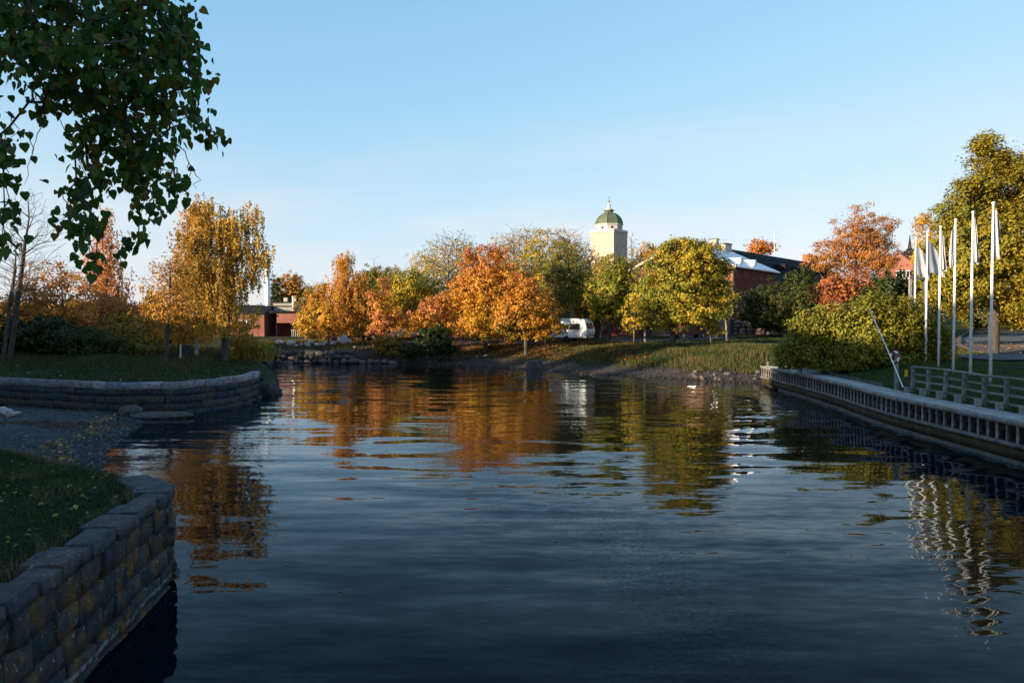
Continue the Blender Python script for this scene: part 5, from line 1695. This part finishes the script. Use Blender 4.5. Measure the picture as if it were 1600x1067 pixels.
tree('orange_tree', 'broad orange tree with thinning top on the right skyline', (1342, 500), 112, [(1345, 352, 38, 24), (1310, 385, 36, 24), (1345, 385, 42, 28), (1375, 385, 26, 28), (1290, 405, 30, 20), (1340, 415, 55, 24), (1380, 410, 24, 24)], [BR, (0.46, 0.20, 0.035), (0.42, 0.15, 0.04), (0.5, 0.23, 0.035), GB], 1.7, 0.28, tr=0.3, tip_r=0.018)
tree('orange_tree', 'small orange crown above the dark sheet roof', (1192, 480), 185, [(1187, 384, 17, 11), (1198, 388, 14, 10), (1180, 392, 12, 7)], [OR, RD, GB], 4, 0.42, tr=0.2)
tree('evergreen', 'dark green evergreen shrubs behind the flagpoles', (1385, 500), 64, [(1385, 455, 28, 26), (1410, 450, 22, 30), (1370, 475, 30, 24), (1420, 475, 24, 26)], [DG, DG, (0.05, 0.07, 0.014)], 5.0, 0.22, tr=0.12, cat='shrub')
tree('orange_tree', 'thin orange treetop left of the huge right-hand tree', (1452, 500), 86, [(1442, 348, 18, 12), (1450, 375, 22, 22), (1445, 405, 22, 22), (1455, 440, 24, 28)], [OR, YE, GB], 2.2, 0.25, tr=0.18)
tree('chestnut_tree', 'huge yellow-green broadleaf tree on the right edge', (1553, 520), 58, [(1560, 255, 42, 34), (1525, 295, 38, 32), (1585, 300, 50, 42), (1640, 330, 60, 60), (1510, 345, 40, 36), (1560, 360, 60, 48), (1495, 395, 36, 34), (1540, 420, 60, 44), (1610, 420, 60, 50), (1480, 440, 28, 30), (1520, 465, 40, 22), (1590, 475, 50, 24), (1475, 470, 22, 22), (1660, 430, 50, 60), (1500, 430, 40, 40), (1465, 400, 22, 26), (1492, 345, 26, 30), (1462, 435, 24, 34), (1600, 500, 40, 16)],
     [OL, (0.24, 0.20, 0.02), (0.33, 0.26, 0.025), (0.26, 0.21, 0.02), (0.46, 0.29, 0.03), (0.44, 0.22, 0.03)], 5.6, 0.25, tr=0.4, lead=(1558, 300))
tree('lilac_bush', 'broad yellow-green lilac bush above the quay', (1330, 585), 44, [(1268, 520, 36, 32), (1245, 548, 32, 26), (1310, 505, 36, 30), (1365, 490, 40, 30), (1335, 540, 50, 38), (1405, 525, 50, 40), (1440, 520, 36, 30), (1450, 555, 34, 26), (1395, 565, 50, 24), (1300, 570, 40, 18), (1232, 560, 20, 24), (1468, 540, 24, 34), (1400, 490, 40, 26)],
     [(0.09, 0.095, 0.013), (0.20, 0.19, 0.02), (0.31, 0.28, 0.028), (0.18, 0.17, 0.02), (0.10, 0.10, 0.014)], 6.0, 0.16, tr=0.10, cat='bush', dy=0.75, fill=0.6, lb=0.05)
tree('lilac_shoot', 'loose pale shoots on the right shoulder of the lilac bush', (1440, 570), 46, [(1430, 490, 24, 16), (1462, 510, 18, 20), (1398, 480, 18, 14)], [OL, BR, LG], 2.2, 0.17, tr=0.05, cat='bush')
tree('yellow_tree', 'soft yellow tree between the leaning maple and the red maple', (725, 530), 90, [(722, 455, 20, 22), (735, 480, 24, 24), (712, 490, 22, 20), (700, 510, 24, 14)], [OL, GB, YE, OR], 3.0, 0.25, tr=0.12)
tree('olive_tree', 'olive and gold tree behind the caravan', (868, 528), 92, [(862, 455, 26, 24), (885, 470, 26, 22), (850, 485, 26, 20), (905, 480, 18, 20)], [BR, OL, LG, GB], 2.6, 0.25, 'bark_grey', 0.14)
tree('golden_tree', 'golden foliage between the small maple and the golden birch', (565, 530), 90, [(565, 470, 22, 24), (560, 500, 26, 18), (580, 495, 20, 20)], [OL, GB, GB, OR], 3.4, 0.25, tr=0.12)
tree('olive_tree', 'olive crown between the yellow maple and the church tower', (925, 525), 98, [(925, 450, 24, 20), (905, 455, 22, 22), (940, 470, 20, 20)], [OL, BR, GB], 2.4, 0.26, tr=0.14)
tree('yellow_tree', 'tall wispy yellow crown behind the red maple', (770, 525), 108, [(778, 395, 22, 24), (760, 420, 26, 26), (790, 430, 22, 24)], [OL, YE, GB], 0.9, 0.26, 'bark_grey', 0.16, tips=360, tip_r=0.013)
tree('yellow_tree', 'thin gold crown between the nearly bare tree and the yellow-green tree', (668, 525), 106, [(665, 415, 26, 22), (648, 430, 22, 20), (690, 430, 24, 24)], [LG, YE, GB], 1.0, 0.26, 'bark_grey', 0.16, tips=360, tip_r=0.013)
tree('golden_tree', 'wispy gold crown left of the church tower', (905, 525), 106, [(875, 385, 22, 24), (900, 400, 18, 24), (868, 420, 24, 24)], [BR, YE, LG], 1.2, 0.26, 'bark_grey', 0.16, tips=360, tip_r=0.013)
tree('orange_tree', 'low rust shrubs joining the small maple and the leaning maple', (570, 535), 84, [(560, 512, 18, 12), (580, 516, 18, 10), (640, 512, 20, 12)], [OL, GB, OR], 3.0, 0.22, tr=0.07)
tree('golden_tree', 'low amber foliage between the two orange maples', (790, 535), 83, [(788, 500, 20, 20), (770, 515, 18, 14), (800, 520, 16, 10)], [GB, OR, OL], 3.0, 0.24, tr=0.09)
tree('olive_tree', 'shaded olive tree behind the caravan roof', (915, 530), 88, [(915, 478, 24, 20), (935, 490, 18, 18), (890, 490, 20, 16)], [OL, BR, GB, DG], 3.0, 0.24, tr=0.1)
for px, d_, bl, pl, la, lb_ in (
        (612, 96, [(610, 440, 22, 22), (622, 465, 24, 24), (598, 480, 20, 22)], [OL, GB, LG, OR], 2.6, 'olive-gold tree filling the gap above the leaning maple'),
        (735, 98, [(738, 425, 24, 22), (720, 445, 22, 22), (705, 470, 24, 24)], [GB, YE, PK, OR], 1.6, 'loose gold crown left of the red maple'),
        (803, 96, [(805, 425, 24, 24), (795, 455, 24, 24), (830, 440, 22, 22)], [BR, GB, YE, OL], 1.9, 'brown-gold crown above the rounded orange maple'),
        (862, 97, [(868, 415, 26, 22), (850, 440, 24, 24), (885, 440, 22, 24), (865, 465, 24, 20)], [OL, LG, YE, GB], 2.2, 'yellow-olive crown above the caravan'),
        (938, 94, [(935, 445, 22, 22), (948, 425, 18, 20), (925, 470, 20, 20)], [OL, YE, GB], 2.4, 'olive-yellow crown right below the church tower'),
        (1008, 78, [(1006, 440, 20, 22), (1000, 470, 22, 20), (1012, 500, 18, 14)], [YE, LG, OL], 2.6, 'yellow tree covering the left edge of the pink gable'),
        (1136, 80, [(1132, 455, 14, 24), (1128, 485, 14, 18)], [OL, LG, (0.09, 0.11, 0.018)], 2.8, 'narrow green tree covering the right corner of the pink gable'),
        (478, 92, [(476, 490, 14, 24), (470, 510, 14, 16), (484, 468, 12, 16)], [OL, GB, YE], 2.6, 'slim gold tree at the right end of the brick works')):
    tree('belt_tree', lb_, (px, 528), d_, bl, pl, la, 0.25, 'bark_grey', 0.13, tip_r=0.013)
for px, d_, bl, lb_ in ((715, 101, [(715, 385, 34, 22), (690, 400, 34, 28), (735, 395, 26, 26)], 'fan of bare twigs rising behind the red maple'),
                        (818, 108, [(822, 372, 26, 20), (805, 390, 26, 24)], 'bare twiggy crown left of the thin yellow tree'),
                        (905, 110, [(900, 385, 24, 22), (880, 380, 24, 22), (918, 405, 20, 22)], 'bare twiggy crown touching the church tower')):
    tree('twiggy_tree', lb_, (px, 522), d_, bl, [YE, BR], 0.18, 0.22, 'bark_grey', 0.17, tips=520, tip_r=0.021)
# trees that close the horizon behind
for i, (px, d, py, rx, ry, pal, lb_) in enumerate(((560, 150, 475, 45, 22, [OL, GB, DG], 'olive treetops far behind the golden birch'), (660, 155, 470, 50, 24, [GB, OL, BR], 'brown-gold treetops far behind the yellow-green tree'),
                                         (770, 150, 465, 55, 28, [BR, OL, GB], 'brown treetops far behind the red maple'), (870, 150, 465, 50, 28, [OL, BR, DG], 'dark treetops far behind the caravan'),
                                         (960, 160, 470, 45, 26, [DG, OL, GB], 'dark treetops behind the yellow-green maple'), (1300, 140, 460, 70, 26, [DG, OL, BR], 'dark trees far behind the burgundy tree'),
                                         (1420, 150, 455, 60, 26, [DG, OL], 'dark trees behind the red gabled house'), (330, 135, 495, 70, 20, [DG, OL, GB], 'dark treetops far behind the big birch'),
                                         (150, 135, 490, 90, 24, [OL, GB, DG], 'olive treetops far behind the left hedge'), (20, 140, 490, 70, 26, [OL, DG], 'dark treetops far behind the bare tree'),
                                         (1560, 110, 470, 70, 30, [DG, OL], 'dark trees behind the huge right-hand tree'))):
    tree('far_trees', lb_, (px, 520), d, [(px, py, rx * 0.6, ry), (px - rx * 0.5, py + 8, rx * 0.55, ry * 0.9), (px + rx * 0.5, py + 6, rx * 0.55, ry * 0.9), (px, py + 25, rx, ry * 0.8)], pal, 4.0, 0.42, tr=0.25)

# ------------------------------------------------------------------ foreground tree, upper left
def heart_leaf(seed, curl):
    """ovate pointed leaf hanging from its stalk along -z, 1 unit long, folded on the midrib"""
    out = [(0.0, 0.0), (0.30, -0.02), (0.47, 0.20), (0.40, 0.48), (0.20, 0.76), (0.0, 1.0)]
    mid = [(0.0, 0.0), (0.0, 0.10), (0.0, 0.28), (0.0, 0.50), (0.0, 0.76), (0.0, 1.0)]
    V, T = [], []
    for i, (x, t) in enumerate(mid):
        V.append((0, -curl * t * t, -t))
    for sg_ in (-1, 1):
        o = len(V)
        for (x, t) in out[1:5]:
            V.append((sg_ * x, 0.20 * x - curl * t * t, -t))
        idx = [0] + [o + k for k in range(4)] + [5]
        for k in range(5):
            a, b, c, d_ = k, k + 1, idx[k + 1], idx[k]
            tri = [(a, b, c)] + ([(a, c, d_)] if d_ != a else [])
            for t3 in tri:
                if len(set(t3)) == 3:
                    T.append(t3 if sg_ > 0 else t3[::-1])
    return np.array(V, float), np.array(T)


def near_tree():
    rng = np.random.default_rng(4242)
    base = np.array([-6.9, 3.4, H(-6.9, 3.4)])
    root = thing('overhanging_tree', 'dark leafy branches of a near tree hanging in from the upper left', 'tree', tuple(base))
    D = 4.2
    blobs = [(40, 20, 90, 60), (150, 25, 90, 60), (245, 35, 60, 60), (285, 60, 30, 50), (60, 85, 80, 45), (160, 95, 80, 50), (240, 110, 55, 45), (295, 120, 22, 35), (305, 165, 18, 25),
             (190, 160, 65, 45), (255, 185, 35, 45), (110, 140, 60, 35), (60, 150, 35, 20), (180, 215, 50, 35), (235, 235, 40, 45), (270, 270, 18, 35), (325, 202, 14, 12), (210, 275, 30, 40), (232, 315, 18, 35),
             (135, 290, 32, 22), (125, 325, 22, 28), (150, 350, 16, 12), (120, 355, 12, 10), (205, 370, 14, 16), (110, 232, 20, 18), (150, 262, 18, 16), (150, 405, 10, 9), (8, 215, 10, 24), (6, 260, 12, 26), (10, 325, 12, 14), (4, 375, 10, 10), (150, 200, 30, 25)]
    off = [(-200, -60, 260, 150, 60), (50, -160, 260, 110, 60), (-150, 150, 130, 130, 35)]
    B, W = [], []
    for px, py, rx, ry in blobs:
        c = at(px, py, D); m = D / FPX
        B.append((c.x, D + rng.uniform(-0.15, 0.35), c.z, rx * m * 1.0, 0.30 + rx * m * 0.5, ry * m * 1.0)); W.append(max(5, rx * ry / 84.0))
    T = []
    for b, w in zip(B, W):
        n = int(w)
        d = rng.normal(size=(n, 3)); d /= np.linalg.norm(d, axis=1)[:, None]
        T.append(np.array(b[:3]) + d * (rng.uniform(0, 1, n) ** 0.42)[:, None] * np.array(b[3:]))
    for t in T:
        t[:, 0] *= t[:, 1] / D
        t[:, 2] = CAMZ + (t[:, 2] - CAMZ) * t[:, 1] / D
    nvis = sum(len(t) for t in T)
    for px, py, rx, ry, n in off:
        c = at(px, py, D); m = D / FPX
        d = rng.normal(size=(n, 3)); d /= np.linalg.norm(d, axis=1)[:, None]
        T.append(np.array(c) + d * (rng.uniform(0, 1, n) ** 0.4)[:, None] * np.array([rx * m, 0.9, ry * m]))
    T = np.concatenate(T)
    # a limb that carries the hanging sprays, above the frame
    limb = np.array([(-6.0, 3.6, 5.2), (-5.2, 3.8, 6.1), (-4.2, 4.0, 6.6), (-3.2, 4.1, 6.8), (-2.4, 4.2, 6.75), (-1.9, 4.25, 6.6)])
    order_pts = np.concatenate([limb, T])
    N, PR, tip = grow(base - np.array([0, 0, 0.2]), order_pts, (-6.7, 3.5, 7.0), rng, alpha=0.05, seg=0.14, jit=0.05, hang=True, first=len(limb))
    R = radii(PR, 0.0028, 0.19)
    inframe = (N[:, 0] / np.maximum(N[:, 1], 0.1) > -0.72) & (N[:, 2] < CAMZ + 2.1)
    R = np.where(inframe, np.minimum(R, 0.010), R)
    link('trunk', wood_mesh('trunk', N - base, PR, R, M['bark']), root)
    # bare trailing twigs
    tw = MB()
    for px, py, ln in ((58, 190, 60), (44, 205, 85), (288, 225, 70), (278, 185, 95), (18, 175, 40), (100, 300, 60), (300, 255, 40)):
        p = at(px, py, D + rng.uniform(-0.1, 0.2)); m = D / FPX
        pts = [p + Vector((rng.normal(0, 0.012) + 0.03 * math.sin(k * 0.7 + px), 0, -ln * m * k / 6)) for k in range(7)]
        tw.tube(pts, [0.003, 0.0028, 0.0025, 0.0022, 0.002, 0.0018, 0.0012], 4)
    for i_, v_ in enumerate(tw.v): tw.v[i_] = tuple(np.array(v_) - base)
    tw.build('twig', M['bark'], root)
    # leaves at the shoots
    P = []
    for k in range(len(T)):
        n = rng.integers(5, 10) if k < nvis else rng.integers(6, 10)
        sp = 0.042 if k < nvis else 0.12
        o = rng.normal(0, 1, (n, 3)) * np.array([sp, sp, sp * 0.9])
        o[:, 2] -= 0.02
        P.append(T[k] + o)
    P = np.concatenate(P)
    n = len(P)
    yaw = rng.uniform(0, 2 * math.pi, n)
    tilt = np.abs(rng.normal(0.25, 0.38, n)); roll = rng.normal(0, 0.5, n)
    size = rng.uniform(0.028, 0.064, n)
    variants = [heart_leaf(i, c) for i, c in enumerate((0.05, 0.2, -0.12))]
    var = rng.integers(0, 3, n)
    cols = np.array([(0.032, 0.085, 0.010), (0.050, 0.110, 0.012), (0.085, 0.115, 0.012), (0.14, 0.12, 0.012), (0.15, 0.085, 0.012)])
    ci = rng.choice(5, n, p=[0.34, 0.32, 0.2, 0.09, 0.05])
    # the 300 that show largest: in frame and nearest
    fx = P[:, 0] / P[:, 1] * FPX + 800
    fy = 533.5 - FPX * (np.tan(np.arctan2(P[:, 2] - CAMZ, P[:, 1]) + PITCH))
    vis = (fx > 2) & (fy > 2) & (fx < 360)
    score = np.where(vis, size / P[:, 1], 0)
    top = set(np.argsort(-score)[:300].tolist())
    meshes = {}
    for v in range(3):
        for c in range(5):
            V, Tq = variants[v]
            meshes[(v, c)] = npmesh('leaf', V, tris=Tq, mat=M['leaf_near'], col=np.tile(cols[c], (len(V), 1)))
    VV, TT, CC = [], [], []
    base_n = 0
    for i in range(n):
        Mx = Matrix.Rotation(yaw[i], 3, 'Z') @ Matrix.Rotation(tilt[i], 3, 'X') @ Matrix.Rotation(roll[i], 3, 'Y')
        if i in top:
            o = link('leaf', meshes[(int(var[i]), int(ci[i]))], root, Vector(P[i] - base))
            o.rotation_euler = Mx.to_euler(); o.scale = (size[i],) * 3
        else:
            V, Tq = variants[var[i]]
            VV.append((V * size[i]) @ np.array(Mx).T + P[i] - base)
            TT.append(Tq + base_n); base_n += len(V)
            CC.append(np.tile(cols[ci[i]] * rng.uniform(0.8, 1.2), (len(V), 1)))
    cr_ = link('crown', npmesh('crown', np.concatenate(VV), tris=np.concatenate(TT), mat=M['leaf_near'], col=np.concatenate(CC)), root)
    cr_['kind'] = 'stuff'


near_tree()

# ------------------------------------------------------------------ grass and fallen leaves
def blades(name, label, n, xr, yr, test, hr, w, cols, seed, lean=0.35, tuft=0.0, nsc=1.2):
    r = np.random.default_rng(seed)
    x = r.uniform(*xr, n); y = r.uniform(*yr, n)
    z = hz(x, y)
    ok = test(x, y, z)
    x, y, z = x[ok], y[ok], z[ok]
    n = len(x)
    nn = vnoise(x, y, nsc, seed + 1)
    hgt = r.uniform(hr[0], hr[1], n) * (1 + tuft * np.clip(nn * 2.2, -0.6, 1.6))
    a = r.uniform(0, 6.283, n)
    dx, dy_ = np.cos(a), np.sin(a)
    l1 = hgt * lean * r.uniform(0.2, 1.0, n); b = r.uniform(0, 6.283, n)
    lx, ly = np.cos(b) * l1, np.sin(b) * l1
    P = np.stack([x, y, z - 0.02], 1)
    wv = np.stack([dx * w, dy_ * w, np.zeros(n)], 1) * r.uniform(0.6, 1.3, n)[:, None]
    m1 = P + np.stack([lx * 0.35, ly * 0.35, hgt * 0.55], 1)
    tp = P + np.stack([lx, ly, hgt * (1 - 0.25 * lean)], 1)
    V = np.stack([P - wv, P + wv, m1 + wv * 0.7, m1 - wv * 0.7, tp], 1).reshape(-1, 3)
    i = np.arange(n)[:, None] * 5
    Q = i + np.array([[0, 1, 2, 3]]); T = i + np.array([[3, 2, 4]])
    cols = np.array(cols)
    t = np.clip(0.5 + 0.6 * nn + r.normal(0, 0.22, n), 0, 0.999) * (len(cols) - 1)
    k = t.astype(int); f = (t - k)[:, None]
    c = (cols[k] * (1 - f) + cols[np.minimum(k + 1, len(cols) - 1)] * f) * r.uniform(0.7, 1.3, (n, 1))
    o = link(name, npmesh(name, V, quads=Q, tris=T, mat=M['grass'], col=np.repeat(c, 5, 0)))
    return tag(o, label, 'grass', kind='stuff')


inn = lambda poly, m=0.0: (lambda x, y, z: sdist(np.stack([x, y], 1), poly) > m)
G1, G2, G3, G4, G5 = (0.016, 0.034, 0.007), (0.026, 0.046, 0.010), (0.045, 0.055, 0.014), (0.085, 0.070, 0.030), (0.12, 0.09, 0.045)
infr = lambda x, y: (x / np.maximum(y, 0.1) > -0.74) & (x / np.maximum(y, 0.1) < 0.74)
blades('grass', 'short dark green turf on the near bank', 120000, (-14, -5.2), (6.5, 19.5), lambda x, y, z: inn(P_NEAR, -0.5)(x, y, z) & infr(x, y) & (z > 0.8), (0.05, 0.13), 0.006, [G1, G1, G2, G3], 31, 0.8, 0.3)
blades('dry_grass', 'pale dry grass tufts along the edge of the near stone wall', 42000, (-14, -5.2), (6.5, 19.5),
       lambda x, y, z: inn(P_NEAR, -0.6)(x, y, z) & infr(x, y) & (z > 0.6) & ((vnoise(x, y, 1.1, 77) > 0.15) | (sdist(np.stack([x, y], 1), P_NEAR) < 0.25)) & ((sdist(np.stack([x, y], 1), P_NEAR) < 1.5)), (0.10, 0.30), 0.0045, [G3, G4, G4, G5, G5], 32, 1.0, 0.3)
blades('grass', 'dim rough grass on the left bank above the curving wall', 60000, (-36, -14), (36, 62), lambda x, y, z: inn(P_FARL, 0.05)(x, y, z) & infr(x, y), (0.08, 0.30), 0.014, [G1, G2, G3, G4], 33, 0.6, 0.7, 0.7)
blades('weeds', 'taller brown weeds at the back of the left bank', 22000, (-36, -15), (40, 64), lambda x, y, z: inn(P_FARL, 2.6)(x, y, z) & infr(x, y), (0.25, 0.65), 0.014, [G2, G3, G4, BR], 34, 0.5, 0.5, 0.8)
blades('grass', 'green grass below the rail fence on the right bank', 50000, (16.7, 30), (20, 46), lambda x, y, z: inn(P_RIGHT, 1.0)(x, y, z) & infr(x, y) & (sdist(np.stack([x, y], 1), P_RIGHT) < 9.0), (0.07, 0.20), 0.010, [(0.026, 0.075, 0.010), (0.04, 0.095, 0.012), (0.055, 0.085, 0.016), (0.07, 0.08, 0.02)], 35, 0.7, 0.5, 1.0)
bank = lambda x, y, z: (sdist(np.stack([x, y], 1), P_FAR) > 3.4 + 0.5 * np.sin(x * 1.7)) & infr(x, y) & (sdist(np.stack([x, y], 1), P_FAR) < 16) & (x > 4.5 + 0.8 * np.sin(y)) & (y < 76)
blades('tall_grass', 'tall olive and straw coloured grass on the far bank below the big maple', 60000, (3, 36), (56, 76), bank, (0.10, 0.42), 0.018, [(0.028, 0.045, 0.008), (0.048, 0.065, 0.011), (0.075, 0.075, 0.016), (0.13, 0.09, 0.035)], 36, 0.4, 0.5, 0.6)
blades('grass', 'leaf-strewn grass under the orange maples on the far bank', 30000, (-16, 10), (64, 86), lambda x, y, z: (sdist(np.stack([x, y], 1), P_FAR) > 5.0) & (sdist(np.stack([x, y], 1), P_FAR) < 15), (0.08, 0.3), 0.022, [(0.03, 0.035, 0.008), (0.06, 0.05, 0.012), (0.10, 0.05, 0.018)], 37, 0.6, 0.4, 0.6)
blades('grass', 'sunlit yellow grass above the boulder wall', 12000, (-32, -11), (79, 92), lambda x, y, z: z > 0.9, (0.1, 0.4), 0.03, [(0.08, 0.07, 0.014), (0.14, 0.10, 0.02)], 38, 0.5, 0.4)
blades('lawn_grass', 'green lawn below the retaining wall', 30000, (16, 60), (70, 96), lambda x, y, z: infr(x, y), (0.06, 0.16), 0.03, [(0.03, 0.055, 0.008), (0.045, 0.075, 0.009), (0.06, 0.07, 0.012)], 39, 0.6, 0.3)


def litter(name, label, n, xr, yr, test, sz, cols, seed):
    r = np.random.default_rng(seed)
    x = r.uniform(*xr, n); y = r.uniform(*yr, n); z = hz(x, y)
    ok = test(x, y, z); x, y, z = x[ok], y[ok], z[ok]; n = len(x)
    P = np.stack([x, y, z + r.uniform(0.02, 0.09, n)], 1)
    nrm = np.array([0, 0, 1.0]) + r.normal(0, 0.35, (n, 3)); nrm /= np.linalg.norm(nrm, axis=1)[:, None]
    V, Q = leaf_quads(P, sz, nrm, r)
    c = np.array(cols)[r.integers(0, len(cols), n)] * r.uniform(0.7, 1.2, (n, 1))
    return tag(link(name, npmesh(name, V, quads=Q, mat=M['litter'], col=np.repeat(c, 4, 0))), label, 'leaves', kind='stuff')


litter('fallen_leaves', 'yellow fallen leaves scattered on the near turf', 800, (-14, -5.4), (6.5, 19), lambda x, y, z: inn(P_NEAR, 0.1)(x, y, z) & infr(x, y), 0.085, [(0.20, 0.16, 0.02), (0.26, 0.20, 0.04), (0.14, 0.13, 0.03), (0.20, 0.12, 0.03)], 41)
litter('fallen_leaves', 'pale fallen leaves dotting the left bank', 700, (-34, -14.5), (36, 50), lambda x, y, z: inn(P_FARL, 0.2)(x, y, z) & infr(x, y), 0.13, [(0.26, 0.22, 0.10), (0.2, 0.14, 0.05)], 42)
litter('leaf_litter', 'orange leaf litter under the maples on the far bank', 16000, (-16, 12), (62, 88), lambda x, y, z: (sdist(np.stack([x, y], 1), P_FAR) > 4.6) & (sdist(np.stack([x, y], 1), P_FAR) < 17), 0.22, [(0.30, 0.11, 0.022), (0.22, 0.07, 0.02), (0.32, 0.16, 0.03), (0.17, 0.06, 0.02)], 43)
litter('leaf_litter', 'orange leaf litter under the huge tree on the right', 9000, (28, 60), (46, 74), lambda x, y, z: infr(x, y), 0.2, [(0.28, 0.11, 0.02), (0.22, 0.08, 0.02), (0.28, 0.17, 0.035)], 44)

fl_ok = lambda x, y, z: (z < -0.05) & infr(x, y)
r_ = np.random.default_rng(55)
fx_ = np.concatenate([r_.uniform(-16, -5, 900), r_.uniform(-8, 15, 220)]); fy_ = np.concatenate([r_.uniform(10, 44, 900), r_.uniform(12, 60, 220)])
keep = fl_ok(fx_, fy_, hz(fx_, fy_)) & ((np.arange(len(fx_)) > 900) | (r_.uniform(0, 1, len(fx_)) < np.exp(-np.abs(sdist(np.stack([fx_, fy_], 1), P_GRAVEL)) / 1.2)))
fx_, fy_ = fx_[keep], fy_[keep]
V_, Q_ = leaf_quads(np.stack([fx_, fy_, np.full(len(fx_), 0.006)], 1), 0.06, np.tile([0, 0, 1.0], (len(fx_), 1)) + r_.normal(0, 0.02, (len(fx_), 3)), r_)
V_[:, 2] = 0.006 + np.abs(V_[:, 2] - 0.006) * 0.3
c_ = np.array([(0.3, 0.2, 0.03), (0.2, 0.1, 0.03), (0.32, 0.26, 0.1)])[r_.integers(0, 3, len(fx_))]
tag(link('floating_leaves', npmesh('floating_leaves', V_, quads=Q_, mat=M['litter'], col=np.repeat(c_, 4, 0))), 'small yellow leaves floating on the water', 'leaves', kind='stuff')
